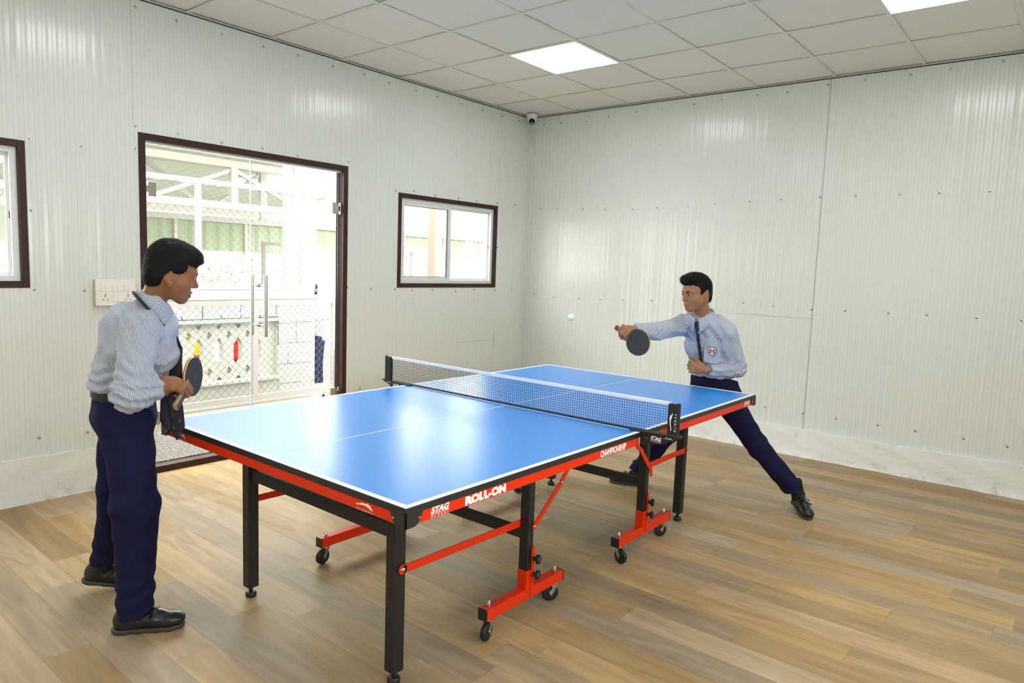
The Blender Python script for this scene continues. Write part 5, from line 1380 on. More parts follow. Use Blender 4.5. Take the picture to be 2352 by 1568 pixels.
def paddle(name, center, n, a, label, sc=1.0):
    """center of blade, n = normal of the black face, a = blade -> butt direction"""
    center = np.asarray(center, float); n = vnorm(n); a = vnorm(np.asarray(a, float) - n*(np.asarray(a, float) @ n)); s = np.cross(n, a)
    root = empty(name, tuple(center), label, 'paddle')
    def outline(rx, ry, k=48):
        pts = []
        for i in range(k):
            t = 2*PI*i/k; x = math.cos(t)*rx; y = -math.sin(t)*ry
            if y > 0.045 and abs(x) < 0.04: pass
            pts.append((x, y))
        return pts
    bl = outline(0.075*sc, 0.0785*sc)
    mb = MB().prism(bl, center - n*0.003, s, a, n*0.006)
    mb.prism([(-0.040,0.060),(0.040,0.060),(0.016,0.092),(-0.016,0.092)], center - n*0.003, s, a, n*0.006)
    blade = mb.build('blade', M['wood'], root, bevel=0.0008)
    rub = [(x*0.985, min(y, 0.068*sc)) for x, y in bl]
    MB().prism(rub, center + n*0.003, s, a, n*0.0040).build('rubber', M['rubberpad'], root, bevel=0.0006)
    MB().prism(rub, center - n*0.003, s, a, -n*0.0040).build('rubber', M['redpad'], root, bevel=0.0006)
    S = SDF(); S.ecap(center + a*0.088, center + a*0.176, (0.0135, 0.0115), (0.0165, 0.0125), s, 0.005, cap=0.3)
    S.cut(center + a*0.180, a)
    h = S.build('handle', 0.0022, [M['grip'], M['woodred']], root, matfn=lambda c: ((np.abs((c-center) @ n) > 0.0080) & (((c-center) @ a) > 0.09)).astype(int))
    return root
# ------------------------------------------------------------------ near boy (left, seen in profile)
def A3(*v): return np.array(v, float)
def lerp(a, b, t): return np.asarray(a, float)*(1-t) + np.asarray(b, float)*t

def near_boy():
    J = dict(pelvis=A3(4.690,1.700,0.835), waist=A3(4.686,1.712,0.935), chest=A3(4.658,1.800,1.105), neck=A3(4.648,1.850,1.232),
             Rsh=A3(4.715,1.928,1.180), Lsh=A3(4.560,1.745,1.185), Relb=A3(4.775,1.990,0.950), Rwr=A3(4.655,1.965,0.950),
             Lelb=A3(4.620,1.620,0.960), Lwr=A3(4.610,1.570,0.860),
             Rhip=A3(4.712,1.785,0.815), Lhip=A3(4.664,1.615,0.80), Rknee=A3(4.724,1.876,0.485), Rank=A3(4.738,1.885,0.100),
             Lknee=A3(4.672,1.582,0.455), Lank=A3(4.685,1.445,0.145))
    H = A3(4.604,1.921,1.393); sc = 1.06
    Fh = vnorm(A3(-0.975,0.221,0)); pitch = math.radians(14)
    F = Fh*math.cos(pitch) - A3(0,0,1)*math.sin(pitch); U = A3(0,0,1)*math.cos(pitch) + Fh*math.sin(pitch)
    Ft = vnorm(A3(-0.80,0.60,0)); Rt = A3(Ft[1], -Ft[0], 0)      # person's right
    S = SDF()
    W, A = add_head(S, H, F, U, sc)
    S.cone(W(0,-0.020,-0.045), J['neck'] + A3(0,0,0.0), 0.040*sc, 0.048, 0.018)
    S.ecap(J['neck'] - A3(0,0,0.03), J['chest'], (0.07,0.055), (0.115,0.085), Rt, 0.03); S.ecap(J['chest'], J['waist'], (0.125,0.085), (0.11,0.078), Rt, 0.03)
    S.ecap(J['waist'], J['pelvis'], (0.11,0.078), (0.12,0.085), Rt, 0.03)
    S.cone(J['Rsh'], J['Relb'], 0.040, 0.032, 0.02); S.cone(J['Relb'], J['Rwr'], 0.033, 0.024, 0.012)
    S.cone(J['Lsh'], J['Lelb'], 0.040, 0.032, 0.02); S.cone(J['Lelb'], J['Lwr'], 0.032, 0.024, 0.012)
    S.cone(J['Rhip'], J['Rknee'], 0.065, 0.045, 0.02); S.cone(J['Rknee'], J['Rank'], 0.045, 0.032, 0.012)
    S.cone(J['Lhip'], J['Lknee'], 0.065, 0.045, 0.02); S.cone(J['Lknee'], J['Lank'], 0.045, 0.032, 0.012)
    # right hand around the handle of the paddle
    pn = vnorm(A3(-0.654,0.753,0)); ph = A3(0.753,0.654,0); pa = vnorm(ph*0.86 - A3(0,0,1)*0.51)
    pc = A3(4.529,1.945,0.985)
    grip = pc + pa*0.086
    dirs = vnorm(A3(-0.90,0.40,-0.02)); nh = vnorm(A3(-0.419,-0.908,0)); 
    sdir = pa; dd = vnorm(dirs - sdir*(dirs @ sdir)); nn = np.cross(dd, sdir); nn = nn if nn @ nh > 0 else -nn
    wr = grip - dd*0.072 - nn*0.024
    S.cone(J['Rwr'], wr, 0.024, 0.021, 0.012); S.cone(J['Relb'], wr, 0.026, 0.021, 0.012)
    add_hand(S, wr, dd, nn, 1, (1.05, 1.35, 1.0), 0.95, 'wrap')
    fl = J['Lwr']
    add_hand(S, fl, vnorm(J['Lwr'] - J['Lelb']), vnorm(A3(0.3,0.9,0.1)), -1, (0.5, 0.7, 0.5), 0.92, 'rest')
    c0 = W(0,0,0)
    def lips(c):
        q = (c - c0) @ A.T / sc
        return ((np.abs(q[:,0]) < 0.0215) & (q[:,1] > 0.0795) & (q[:,2] < -0.0530) & (q[:,2] > -0.0755) & (q[:,1] > 0.0815 + 0.25*np.abs(q[:,0])*0)).astype(int)
    person = S.build('person', 0.0028, [M['skinA'], M['lipA']], loc=(4.70,1.70,0.0), matfn=lips)
    tag(person, 'boy in profile in a striped shirt, standing at the near end of the table', 'person', 'boys playing table tennis')
    hair_object(person, W, A, sc, 'short', 3)
    eyes(person, W, A, sc, F*0.98 - A[0]*0.05 - A3(0,0,0.1))
    brows(person, W, sc, 0.75)
    # ---- shirt
    S = SDF()
    S.ecap(J['neck'] - A3(0,0,0.040), J['chest'], (0.125,0.098), (0.150,0.132), Rt, 0.03)
    S.ell(lerp(J['neck'], J['chest'], 0.45) - Ft*0.058 + A3(0,0,0.008), (0.10,0.10,0.085), None, 0.05)
    S.cone(J['neck'] - A3(0,0,0.002) , lerp(J['neck'], J['Rsh'], 0.8), 0.052, 0.058, 0.03); S.cone(J['neck'] - A3(0,0,0.002), lerp(J['neck'], J['Lsh'], 0.8), 0.052, 0.058, 0.03)
    S.ecap(J['chest'], lerp(J['waist'], J['pelvis'], 0.1), (0.150,0.132), (0.128,0.116), Rt, 0.04)
    S.ell(lerp(J['chest'], J['waist'], 0.62) - Ft*0.008, (0.115,0.115,0.105), None, 0.05)     # cloth bulging at the back above the belt
    S.ell(J['waist'] - Ft*0.020 + A3(0,0,0.010), (0.105,0.100,0.048), None, 0.03)
    S.cone(J['Rsh'] - A3(0,0,0.004), lerp(J['neck'], J['Rsh'], 0.35) + A3(0,0,-0.012), 0.056, 0.058, 0.03)
    S.cone(J['Lsh'] - A3(0,0,0.004), lerp(J['neck'], J['Lsh'], 0.35) + A3(0,0,-0.012), 0.056, 0.058, 0.03)
    S.cone(J['Rsh'], J['Relb'], 0.066, 0.062, 0.025); S.cone(J['Relb'], lerp(J['Relb'], wr, 0.66), 0.064, 0.052, 0.02)
    S.cone(J['Lsh'], J['Lelb'], 0.060, 0.052, 0.025); S.cone(J['Lelb'], lerp(J['Lelb'], J['Lwr'], 0.8), 0.050, 0.038, 0.02)
    ce = lerp(J['Relb'], wr, 0.66); ca = vnorm(wr - J['Relb'])
    S.cut(ce + ca*0.004, ca, ce, 0.085)
    cl = lerp(J['Lelb'], J['Lwr'], 0.78); S.cut(cl, J['Lwr'] - J['Lelb'], cl, 0.06)
    S.cut(lerp(J['waist'], J['pelvis'], 0.22), vnorm(J['pelvis'] - J['waist'] + A3(0.0,0,0)) , J['pelvis'], 0.30)
    ua = vnorm(J['Relb'] - J['Rsh']); fa = ca; elb = J['Relb']; rsh = J['Rsh']; wst = J['waist']
    def wr_a(P):
        r = np.linalg.norm(P - elb, axis=-1); g = np.exp(-(r/0.11)**2)
        s1 = (P - elb) @ fa; s2 = (P - rsh) @ ua; side = (P - elb) @ A3(0,0,1)
        f1 = np.sin(s1*230 + side*120 + 2.0*np.sin(s2*40))*0.0042*g
        g2 = np.exp(-(np.linalg.norm(P - rsh, axis=-1)/0.13)**2)
        f2 = np.sin((P @ Ft)*120 + P[..., 2]*95 + 2*np.sin(P[..., 2]*30))*0.0035*g2
        gz = np.exp(-((P[..., 2] - 0.965)/0.075)**2)
        f3 = np.sin(P[..., 2]*150 + 3.0*np.sin((P @ Ft)*22 + 1) + 2*np.sin((P @ Rt)*25))*0.0045*gz
        f4 = 0.0030*np.sin((P @ Ft)*85 - P[..., 2]*38 + 1.2*np.sin(P[..., 2]*26))
        return f1 + f2 + f3 + f4*0.8 + 0.0022*nz3(P, 46.0, 1.3)
    S.disp(wr_a)
    bones = [(J['neck'], J['pelvis'], 0.13, Rt), (J['Rsh'], J['Relb'], 0.060, Rt), (J['Relb'], wr, 0.055, A3(0.2,1,0.2)), (J['Lsh'], J['Lelb'], 0.055, Rt), (J['Lelb'], J['Lwr'], 0.045, Rt)]
    sh = S.build('shirt', 0.0042, M['shirt'], person, attr=stripe_attr(bones))
    nU = vnorm(W(0,-0.02,-0.08) - J['neck'])
    nb = lerp(J['neck'], W(0,-0.020,-0.045), 0.30)
    Fq = vnorm(Ft*0.5 + Fh*0.5); collar(sh, nb + Fq*0.010, Fq, Fq*0.62 + A3(0,0,0.78), 0.053, 0.050, 0.085)
    # tie loop under the collar and hanging tie
    lp = []; Fc = vnorm(Ft*0.5 + Fh*0.5); Uc = vnorm(Fc*0.62 + A3(0,0,0.78)); Fc = vnorm(Fc - Uc*(Fc @ Uc)); Xc = np.cross(Fc, Uc)
    for i in range(25):
        th = math.radians(-168 + 336*i/24); fr = abs(th)/math.radians(168)
        lp.append(nb + (-Fc*math.cos(th) + Xc*math.sin(th))*(0.0745 + 0.02*fr**3) + Uc*(-0.006 - 0.045*fr**2) + Fc*0.014*fr**2)
    knot = nb + Fc*0.082 - Uc*0.050
    tb = MB(); tb.tube([tuple(p) for p in lp], 0.0058, 8)
    loop = tb.build('tie_loop', M['tie'], person, smooth=True)
    side = vnorm(A3(-0.62,0.78,0)); out = vnorm(A3(-0.78,-0.2,0.0) + A3(0.2,0.75,0))
    top = A3(4.553,1.870,1.090)
    pts = [knot, lerp(knot, top, 0.5) + Ft*0.012, top, A3(4.557,1.866,1.04), A3(4.562,1.874,0.98), A3(4.567,1.872,0.90), A3(4.560,1.868,0.83), A3(4.557,1.866,0.775), A3(4.556,1.864,0.722)]
    wd = [0.026, 0.032, 0.040, 0.046, 0.050, 0.053, 0.056, 0.060, 0.006]
    sidev = vnorm(A3(-0.80,0.60,0)); nrm = A3(0.60,0.80,0)
    dots = []
    for i in range(13):
        z = 1.06 - i*0.026; k = (-1 if i % 2 else 1)
        p = np.array([np.interp(-z, [-q[2] for q in pts], [q[j] for q in pts]) for j in range(3)])
        dots.append((p + nrm*0.0034 + sidev*0.011*k, nrm, sidev))
    ribbon('tie', pts, wd, sidev, nrm, 0.0028, [M['tie'], M['gold']], person, dots)
    pts2 = [top - nrm*0.012 + A3(0.012,0,0), A3(4.575,1.845,0.98), A3(4.588,1.838,0.88), A3(4.592,1.842,0.80), A3(4.580,1.850,0.762)]
    ribbon('tie_tail', pts2, [0.030,0.032,0.036,0.038,0.004], sidev, nrm, 0.0022, [M['tie'], M['gold']], person)
    # ---- trousers
    S = SDF()
    S.ecap(lerp(J['waist'], J['pelvis'], 0.12), J['pelvis'] - A3(0,0,0.02), (0.128,0.108), (0.142,0.118), Rt, 0.03)
    S.cone(J['Rhip'] + A3(0,0.0,-0.01), J['Rknee'], 0.092, 0.077, 0.045); S.cone(J['Rknee'], J['Rank'] - A3(0,0,0.035), 0.077, 0.066, 0.04)
    S.cone(J['Lhip'] + A3(0,0.0,-0.01), J['Lknee'], 0.088, 0.074, 0.045); S.cone(J['Lknee'], J['Lank'] - A3(0,0,0.03), 0.070, 0.056, 0.04)
    ba = vnorm(J['waist'] - J['pelvis']); tp = lerp(J['waist'], J['pelvis'], 0.18)
    S.cut(tp, ba, tp, 0.25)
    S.cut(A3(4.74,1.885,0.075), A3(-0.25,0.1,-1), A3(4.74,1.885,0.05), 0.11); S.cut(A3(4.69,1.44,0.128), A3(-0.3,0.15,-1), A3(4.69,1.44,0.10), 0.12)
    def wr_t(P):
        z = P[..., 2]; u = P @ Ft; w = P @ Rt
        hem = np.exp(-((z - 0.16)/0.09)**2); kn = np.exp(-((z - 0.50)/0.13)**2); hp = np.exp(-((z - 0.74)/0.08)**2)
        return (0.0050*np.sin(z*85 + 2.2*np.sin(u*18) + w*14)*hem + 0.0040*np.sin(z*55 - u*38 + 1.5*np.sin(w*20))*kn + 0.0045*np.sin(z*52 + u*48 + np.sin(w*22))*hp
                + 0.0030*np.sin(u*42 + 1.4*np.sin(z*11) + w*12) + 0.0015*nz3(P, 40.0, 4.0))
    S.disp(wr_t)
    tr = S.build('trousers', 0.005, M['navy'], person)
    S = SDF()
    S.ecap(lerp(J['waist'], J['pelvis'], -0.1), lerp(J['waist'], J['pelvis'], 0.6), (0.133,0.113), (0.139,0.117), Rt, 0.0)
    bc = lerp(J['waist'], J['pelvis'], 0.22)
    S.cut(bc + ba*0.020, ba); S.cut(bc - ba*0.018, -ba)
    S.build('belt', 0.004, M['belt'], person)
    shoe(person, (4.803,1.833,0.0), (4.585,1.985,0.0), out=1)
    shoe(person, (4.755,1.395,0.045), (4.550,1.545,0.002), out=-1, up=(-0.16,0.11,1))
    for jn, pt in (('Rank', A3(4.752,1.868,0.10)), ('Lank', A3(4.680,1.452,0.12))):
        MB().tube([tuple(pt - A3(0,0,0.05)), tuple(pt + A3(0,0,0.06))], 0.031, 16).build('sock', M['sock'], person, smooth=True)
    return pc, pn, pa
pc, pn, pa = near_boy()
paddle('table_tennis_paddle', pc, pn, pa, 'black faced table tennis paddle held upright by the near boy')

# ------------------------------------------------------------------ far boy (right, three quarter view)
def far_boy():
    J = dict(pelvis=A3(1.585,2.846,0.722), waist=A3(1.622,2.838,0.815), chest=A3(1.686,2.815,1.020), neck=A3(1.735,2.795,1.178),
             Rsh=A3(1.735,2.668,1.130), Lsh=A3(1.712,2.945,1.108), Relb=A3(2.040,2.640,1.100), Rwr=A3(2.300,2.640,1.135),
             Lelb=A3(1.625,2.990,0.880), Lwr=A3(1.800,2.868,0.872),
             Rhip=A3(1.580,2.765,0.680), Lhip=A3(1.596,2.910,0.690), Rknee=A3(1.618,2.560,0.400), Rank=A3(1.668,2.365,0.105),
             Lknee=A3(1.548,3.130,0.395), Lank=A3(1.440,3.335,0.155))
    H = A3(1.793,2.776,1.334); sc = 1.045
    Fh = vnorm(A3(0.884,-0.467,0)); pitch = math.radians(4)
    F = Fh*math.cos(pitch) - A3(0,0,1)*math.sin(pitch); U = A3(0,0,1)*math.cos(pitch) + Fh*math.sin(pitch)
    Ft = vnorm(A3(0.975,0.10,0)); Rt = A3(Ft[1], -Ft[0], 0)
    S = SDF(); W, A = add_head(S, H, F, U, sc, -0.018)
    S.cone(W(0,-0.018,-0.045), J['neck'], 0.043*sc, 0.050, 0.02)
    S.ecap(J['neck'] - A3(0,0,0.03), J['chest'], (0.07,0.055), (0.120,0.080), Rt, 0.03); S.ecap(J['chest'], J['waist'], (0.130,0.080), (0.105,0.070), Rt, 0.03)
    S.ecap(J['waist'], J['pelvis'], (0.105,0.070), (0.12,0.080), Rt, 0.03)
    pn = vnorm(A3(0.99,-0.08,0.10)); ph = A3(-0.08,-0.99,0); pa = vnorm(ph*0.885 + A3(0,0,1)*0.40); pa = vnorm(pa - pn*(pa @ pn))
    pc = A3(2.346,2.688,1.057)
    grip = pc + pa*0.112
    sdir = pa; dd = vnorm(A3(0.95,0.05,0.10)); dd = vnorm(dd - sdir*(dd @ sdir)); nn = np.cross(dd, sdir); nn = nn if nn[2] < 0 else -nn
    wr = grip - dd*0.070 - nn*0.026
    S.cone(J['Rsh'], J['Relb'], 0.040, 0.033, 0.02); S.cone(J['Relb'], wr, 0.032, 0.023, 0.012)
    add_hand(S, wr, dd, nn, 1, (0.95, 1.25, 0.9), 1.0, 'wrap')
    S.cone(J['Lsh'], J['Lelb'], 0.040, 0.033, 0.02); S.cone(J['Lelb'], J['Lwr'], 0.033, 0.024, 0.012)
    dl = vnorm(A3(0.50,-0.86,0.10)); add_hand(S, J['Lwr'] + A3(0.012,-0.012,0.004), dl, A3(-0.86,-0.50,-0.1), -1, (1.15, 1.40, 0.9), 1.0, 'up')
    S.cone(J['Rhip'], J['Rknee'], 0.065, 0.045, 0.02); S.cone(J['Rknee'], J['Rank'], 0.045, 0.032, 0.012)
    S.cone(J['Lhip'], J['Lknee'], 0.065, 0.045, 0.02); S.cone(J['Lknee'], J['Lank'], 0.045, 0.032, 0.012)
    c0 = W(0,0,0)
    def lips(c):
        q = (c - c0) @ A.T / sc
        return ((np.abs(q[:,0]) < 0.0215) & (q[:,1] > 0.0795) & (q[:,2] < -0.0530) & (q[:,2] > -0.0755)).astype(int)
    person = S.build('person', 0.0028, [M['skinB'], M['lipB']], loc=(1.59,2.85,0.0), matfn=lips)
    tag(person, 'boy lunging with outstretched arm beyond the far end of the table', 'person', 'boys playing table tennis')
    hair_object(person, W, A, sc, 'quiff', 8)
    eyes(person, W, A, sc, F + A[0]*0.10)
    brows(person, W, sc, 1.15)
    # ---- shirt
    S = SDF()
    S.ecap(J['neck'] - A3(0,0,0.030), J['chest'], (0.110,0.080), (0.140,0.100), Rt, 0.03)
    S.ecap(J['chest'], lerp(J['waist'], J['pelvis'], 0.0), (0.140,0.100), (0.120,0.094), Rt, 0.04)
    S.ell(J['waist'] + A3(0,0,0.022), (0.105,0.128,0.045), None, 0.03)
    S.cone(J['Rsh'] - A3(0,0,0.004), lerp(J['neck'], J['Rsh'], 0.3) - A3(0,0,0.008), 0.054, 0.056, 0.03)
    S.cone(J['Lsh'] - A3(0,0,0.004), lerp(J['neck'], J['Lsh'], 0.3) - A3(0,0,0.008), 0.054, 0.056, 0.03)
    S.cone(J['neck'] + A3(-0.012,0.012,-0.004), lerp(J['neck'], J['Lsh'], 0.7) + A3(0,0,0.010), 0.054, 0.054, 0.03); S.cone(J['neck'] + A3(-0.012,-0.012,-0.004), lerp(J['neck'], J['Rsh'], 0.7) + A3(0,0,0.006), 0.054, 0.052, 0.03)
    S.cone(J['Rsh'], J['Relb'], 0.060, 0.052, 0.03); S.cone(J['Relb'], lerp(J['Relb'], wr, 0.94), 0.052, 0.036, 0.02)
    S.cone(J['Lsh'], J['Lelb'], 0.060, 0.052, 0.03); S.cone(J['Lelb'], lerp(J['Lelb'], J['Lwr'], 0.92), 0.052, 0.038, 0.02)
    ce = lerp(J['Relb'], wr, 0.93); ca = vnorm(wr - J['Relb']); S.cut(ce, ca, ce, 0.06)
    cl = lerp(J['Lelb'], J['Lwr'], 0.92); la = vnorm(J['Lwr'] - J['Lelb']); S.cut(cl, la, cl, 0.06)
    S.cut(J['waist'] - A3(0,0,0.012), A3(0.1,0,-1), J['waist'], 0.22)
    def wr_b(P):
        out = 0.0
        for e, ax in ((J['Relb'], ca), (J['Lelb'], la)):
            g = np.exp(-(np.linalg.norm(P - e, axis=-1)/0.10)**2)
            out = out + np.sin(((P - e) @ ax)*190 + P[..., 2]*140 + 2*np.sin(P[..., 1]*35))*0.0040*g
        gz = np.exp(-((P[..., 2] - 0.86)/0.06)**2)
        out = out + np.sin(P[..., 2]*160 + 3*np.sin(P[..., 1]*24))*0.0035*gz
        out = out + 0.0032*np.sin(P[..., 1]*95 + P[..., 2]*45 + 1.5*np.sin(P[..., 2]*22))
        g3 = np.exp(-(np.linalg.norm(P - J['Rsh'], axis=-1)/0.16)**2)
        out = out + 0.0040*np.sin(P[..., 2]*120 + P[..., 1]*90)*g3
        return out + 0.002*nz3(P, 50.0, 7.0)
    S.disp(wr_b)
    bones = [(J['neck'], J['waist'], 0.13, Ft), (J['Rsh'], J['Relb'], 0.055, A3(0,0.4,1)), (J['Relb'], wr, 0.045, A3(0,0.4,1)), (J['Lsh'], J['Lelb'], 0.055, Ft), (J['Lelb'], J['Lwr'], 0.045, Ft + A3(0,0,0.3))]
    sh = S.build('shirt', 0.0040, M['shirt'], person, attr=stripe_attr(bones))
    nU = vnorm(W(0,-0.02,-0.08) - J['neck']); nb = lerp(J['neck'], W(0,-0.022,-0.055), 0.12)
    Fc = vnorm(Ft*0.75 + Fh*0.25); Uc = vnorm(nU*0.6 + A3(0,0,0.5))
    collar(sh, nb, Fc, Uc, 0.060, 0.046, 0.082)
    # tie
    surf = lambda z: None
    kx = nb + vnorm(Fc - Uc*(Fc @ Uc))*0.084 - Uc*0.030
    sidev = vnorm(A3(0.05,1,0)); nrm = A3(0.98,-0.05,0.1)
    zs = [kx[2], 1.13, 1.06, 1.00, 0.94, 0.895]
    pts = [kx, A3(1.822,2.803,1.120), A3(1.820,2.812,1.060), A3(1.806,2.818,1.000), A3(1.792,2.824,0.940), A3(1.780,2.829,0.885)]
    wd = [0.020, 0.021, 0.022, 0.024, 0.025, 0.026]
    dots = []
    for i in range(11):
        z = 1.12 - i*0.022; k = (-1 if i % 2 else 1)
        p = np.array([np.interp(-z, [-q[2] for q in pts], [q[j] for q in pts]) for j in range(3)])
        dots.append((p + nrm*0.0040 + sidev*0.008*k, nrm, sidev))
    ribbon('tie', [p + A3(0.006,0,0) for p in pts], wd, sidev, nrm, 0.0035, [M['tie'], M['gold']], person, [(d[0] + A3(0.006,0,0), d[1], d[2]) for d in dots])
    S = SDF(); S.cone(kx + Uc*0.010 + A3(0.004,0,0), kx - Uc*0.014 + A3(0.006,0,0), 0.0135, 0.0095, 0.004); S.build('tie_knot', 0.002, M['tie'], person)
    # ---- trousers
    S = SDF()
    S.ecap(lerp(J['waist'], J['pelvis'], 0.10), J['pelvis'] - A3(0,0,0.02), (0.145,0.098), (0.160,0.108), Rt, 0.03)
    S.cone(J['Rhip'], J['Rknee'], 0.086, 0.064, 0.04); S.cone(J['Rknee'], J['Rank'] - A3(-0.01,0.01,0.02), 0.064, 0.055, 0.03)
    S.cone(J['Lhip'], J['Lknee'], 0.088, 0.066, 0.04); S.cone(J['Lknee'], J['Lank'] + A3(0.010,-0.01,0.0), 0.066, 0.056, 0.03)
    S.cut(lerp(J['waist'], J['pelvis'], 0.15), A3(-0.2,0,1), J['waist'], 0.25)
    da = vnorm(J['Lank'] - J['Lknee']); S.cut(J['Lank'] + da*0.008, da*0.8 + A3(0,0,-0.5), J['Lank'], 0.12)
    db = vnorm(J['Rank'] - J['Rknee']); S.cut(J['Rank'] + db*0.005, db*0.7 + A3(0,0,-0.6), J['Rank'], 0.12)
    dk = vnorm(J['Lknee'] - J['Lhip'])
    def wr_t(P):
        u = (P - J['Lhip']) @ dk; z = P[..., 2]
        kn = np.exp(-(np.linalg.norm(P - J['Lknee'], axis=-1)/0.13)**2); hm = np.exp(-(np.linalg.norm(P - J['Lank'], axis=-1)/0.12)**2)
        return 0.0040*np.sin(u*75 + P[..., 0]*40)*kn + 0.0035*np.sin(u*90 + P[..., 0]*60)*hm + 0.0028*np.sin((P[..., 0] - P[..., 2]*0.5)*60 + 1.5*np.sin(u*12)) + 0.0015*nz3(P, 40.0, 9.0)
    S.disp(wr_t)
    S.build('trousers', 0.005, M['navy'], person)
    # crest on the pocket
    bc = A3(1.792,2.893,0.988); bu = A3(0,0,1); bs = vnorm(A3(-0.12,1,0)); bn = vnorm(np.cross(bs, bu))
    bc = bc + bn*0.004
    pk = MB().prism([(-0.050,0.030),(0.050,0.030),(0.050,-0.065),(0.0,-0.078),(-0.050,-0.065)], bc - bn*0.008, bs, bu, bn*0.005).build('pocket', M['shirt'], sh)
    a = pk.data.attributes.new('stripe', 'FLOAT', 'POINT'); a.data.foreach_set('value', np.array([(np.array(v.co[:]) + np.array(world_origin(person))) @ bs for v in pk.data.vertices], np.float32))
    shield = [(-0.021,0.020),(0,0.025),(0.021,0.020),(0.022,-0.004),(0.016,-0.020),(0,-0.030),(-0.016,-0.020),(-0.022,-0.004)]
    g = lambda k: [(x*k, y*k) for x, y in shield]
    M['crest_gold'] = mat('crest_gold_thread', srgb(140, 120, 60), 0.7); M['crest_white'] = mat('crest_white_thread', srgb(226, 222, 210), 0.8); M['crest_red'] = mat('crest_red_thread', srgb(150, 24, 34), 0.8); M['crest_dark'] = mat('crest_dark_thread', srgb(50, 48, 46), 0.8)
    mb = MB(); mb.prism(g(1.12), bc - bn*0.004, bs, bu, bn*0.0060, 3); mb.prism(g(1.0), bc - bn*0.004, bs, bu, bn*0.0066, 1)
    for sg in (-1, 1): mb.prism([(sg*0.018,0.012),(sg*0.010,0.016),(sg*0.005,0.008),(sg*0.009,0.002),(sg*0.007,-0.010),(sg*0.016,-0.014),(sg*0.018,-0.004),(sg*0.013,0.003)], bc, bs, bu, bn*0.0034, 2)
    mb.prism([(0.006*math.cos(t), 0.001+0.006*math.sin(t)) for t in np.linspace(0, 2*PI, 13)[:-1]], bc, bs, bu, bn*0.0038, 0)
    mb.prism([(-0.012,-0.020),(0.012,-0.020),(0.012,-0.0165),(-0.012,-0.0165)], bc, bs, bu, bn*0.0034, 3)
    mb.build('crest', [M['crest_gold'], M['crest_white'], M['crest_red'], M['crest_dark']], sh)
    shoe(person, (1.352,3.312,0.040), (1.528,3.466,0.000), out=-1, up=(0.10,0.09,1))
    shoe(person, (1.640,2.425,0.0), (1.742,2.182,0.0), out=1)
    MB().tube([(1.392,3.350,0.07), (1.410,3.345,0.12), (1.440,3.335,0.20)], 0.039, 16).build('sock', M['sock'], person, smooth=True)
    MB().tube([(1.660,2.375,0.04), (1.668,2.368,0.17)], 0.040, 16).build('sock', M['sock'], person, smooth=True)
    return pc, pn, pa
pc, pn, pa = far_boy()
paddle('table_tennis_paddle', pc, pn, pa, 'black faced table tennis paddle in the outstretched hand of the far boy')
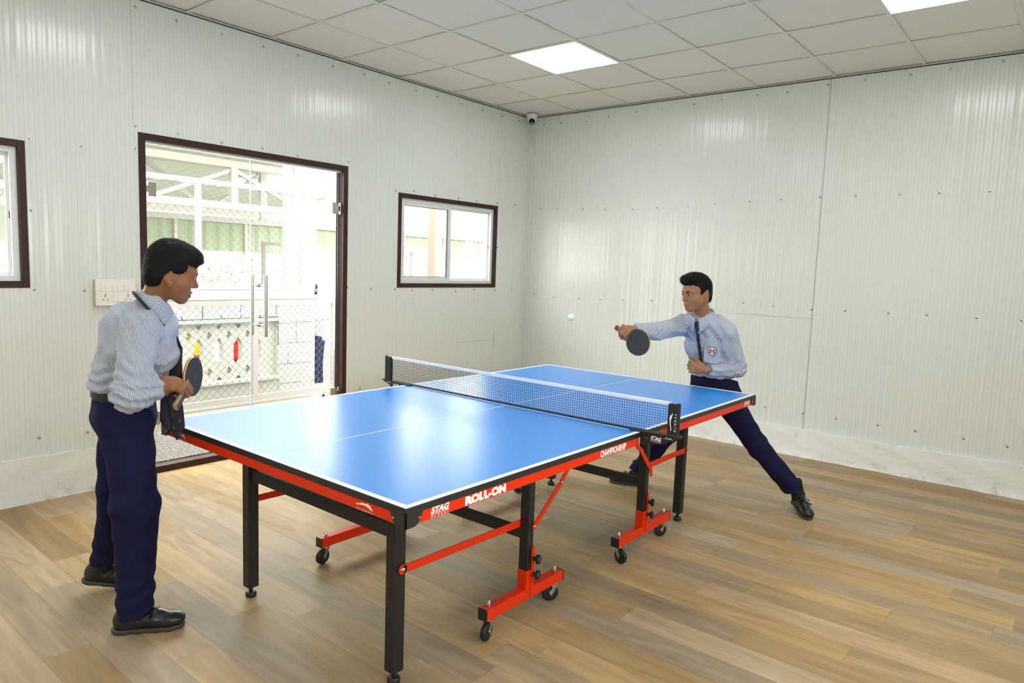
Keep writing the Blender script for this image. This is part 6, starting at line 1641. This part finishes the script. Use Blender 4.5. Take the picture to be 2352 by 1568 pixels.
# ------------------------------------------------------------------ people glimpsed outside, on the lower court beyond the block wall
def cloth(name, c): 
    M[name] = mat(name, c, 0.85, 0, 0.2); return M[name]
cloth('yellow_jersey', srgb(214, 160, 20)); cloth('orange_jersey', srgb(220, 120, 20)); cloth('red_jersey', srgb(190, 26, 30)); cloth('pale_grey_shirt', srgb(150, 150, 158)); cloth('black_shorts', srgb(22, 22, 26)); cloth('yellow_trim_shorts', srgb(30, 30, 34))
M['skinC'] = mat('brown_skin_outside', srgb(120, 78, 54), 0.6)
def bystander(x, y, z0, ht, yaw, top, bottom, label, long_legs=False, lean=0.0, side_arm=0.35):
    k = ht/1.3; F = A3(math.cos(yaw), math.sin(yaw), 0); R = A3(F[1], -F[0], 0); Z = A3(0,0,1)
    b = A3(x, y, z0); up = vnorm(Z + F*lean)
    pel = b + Z*0.66*k; nk = pel + up*0.42*k; H = nk + up*0.135*k + F*0.01
    S = SDF(); W, A = add_head(S, H, F, Z, 0.95*k)
    S.cone(H - Z*0.05*k, nk, 0.042*k, 0.045*k, 0.02); S.ecap(nk - up*0.03*k, pel, (0.10*k,0.065*k), (0.095*k,0.07*k), R, 0.03)
    ends = []
    for sg in (-1, 1):
        sh = nk + R*sg*0.135*k - up*0.04*k; el = sh - Z*0.20*k + R*sg*0.05*k + F*0.03*k; wr = el - Z*0.10*k + F*side_arm*0.4*k
        S.cone(sh, el, 0.034*k, 0.027*k, 0.02); S.cone(el, wr, 0.026*k, 0.019*k, 0.01); add_hand(S, wr, vnorm(wr - el), vnorm(-R*sg + F*0.2), sg, (0.3,0.4,0.3), 0.8*k, 'rest')
        hp = pel + R*sg*0.065*k - Z*0.03*k; kn = hp - Z*0.29*k + F*0.02*k + R*sg*0.02; an = b + R*sg*0.10*k + Z*0.05*k
        S.cone(hp, kn, 0.058*k, 0.042*k, 0.02); S.cone(kn, an, 0.042*k, 0.028*k, 0.01); S.cone(an, an + F*0.12*k - Z*0.02*k, 0.028*k, 0.024*k, 0.01)
        ends.append((sh, el, wr, hp, kn, an))
    p = S.build('person', 0.008*k, M['skinC'], loc=tuple(b)); tag(p, label, 'person', 'people outside beyond the block wall')
    hair_object(p, W, A, 0.95*k, 'short', 4, 0.006, 0)
    S = SDF(); S.ecap(nk - up*0.035*k, pel - up*0.03*k, (0.118*k,0.088*k), (0.118*k,0.092*k), R, 0.03)
    for sh, el, wr, hp, kn, an in ends:
        S.cone(sh, lerp(sh, el, 0.75), 0.052*k, 0.048*k, 0.03); e_ = lerp(sh, el, 0.78); S.cut(e_, el - sh, e_, 0.07)
    S.disp(lambda P: 0.003*nz3(P, 40.0, x))
    S.cut(pel - up*0.06*k, -up); S.build('shirt', 0.008*k, top, p)
    S = SDF(); S.ecap(pel, pel - Z*0.04*k, (0.112*k,0.086*k), (0.118*k,0.09*k), R, 0.03)
    for sh, el, wr, hp, kn, an in ends:
        q = an if long_legs else lerp(hp, kn, 0.95)
        S.cone(hp, kn, 0.074*k, 0.062*k, 0.03)
        if long_legs: S.cone(kn, an, 0.062*k, 0.046*k, 0.02)
        S.cut(q, -Z, q, 0.10) if not long_legs else None
    S.build('trousers' if long_legs else 'shorts', 0.008*k, bottom, p)
    for sh, el, wr, hp, kn, an in ends:
        S = SDF(); S.ecap(an - F*0.03*k - Z*0.015*k, an + F*0.13*k - Z*0.02*k, (0.034*k,0.032*k), (0.036*k,0.026*k), R, 0.01); S.cut(b, -Z); S.build('shoe', 0.007, M['shoe'], p)
ZC = -0.70
bystander(1.30, -5.0, ZC, 1.28, 2.6, M['yellow_jersey'], M['black_shorts'], 'person in yellow jersey and black shorts outside, nearest the boy at the left screen opening')
bystander(0.67, -5.8, ZC, 1.22, 0.6, M['yellow_jersey'], M['yellow_trim_shorts'], 'person in yellow jersey behind the second opening of the pierced screen')
bystander(0.47, -5.0, ZC, 1.26, 2.9, M['red_jersey'], M['black_shorts'], 'person in red jersey outside behind the pierced screen')
bystander(-0.37, -5.9, ZC, 1.20, 0.4, M['orange_jersey'], M['black_shorts'], 'person in orange jersey behind the screen, just left of the door handle')
bystander(-0.93, -5.0, ZC, 1.78, -0.88, M['pale_grey_shirt'], M['navy'], 'black haired person in pale shirt and navy trousers past the block wall', True, 0.14)
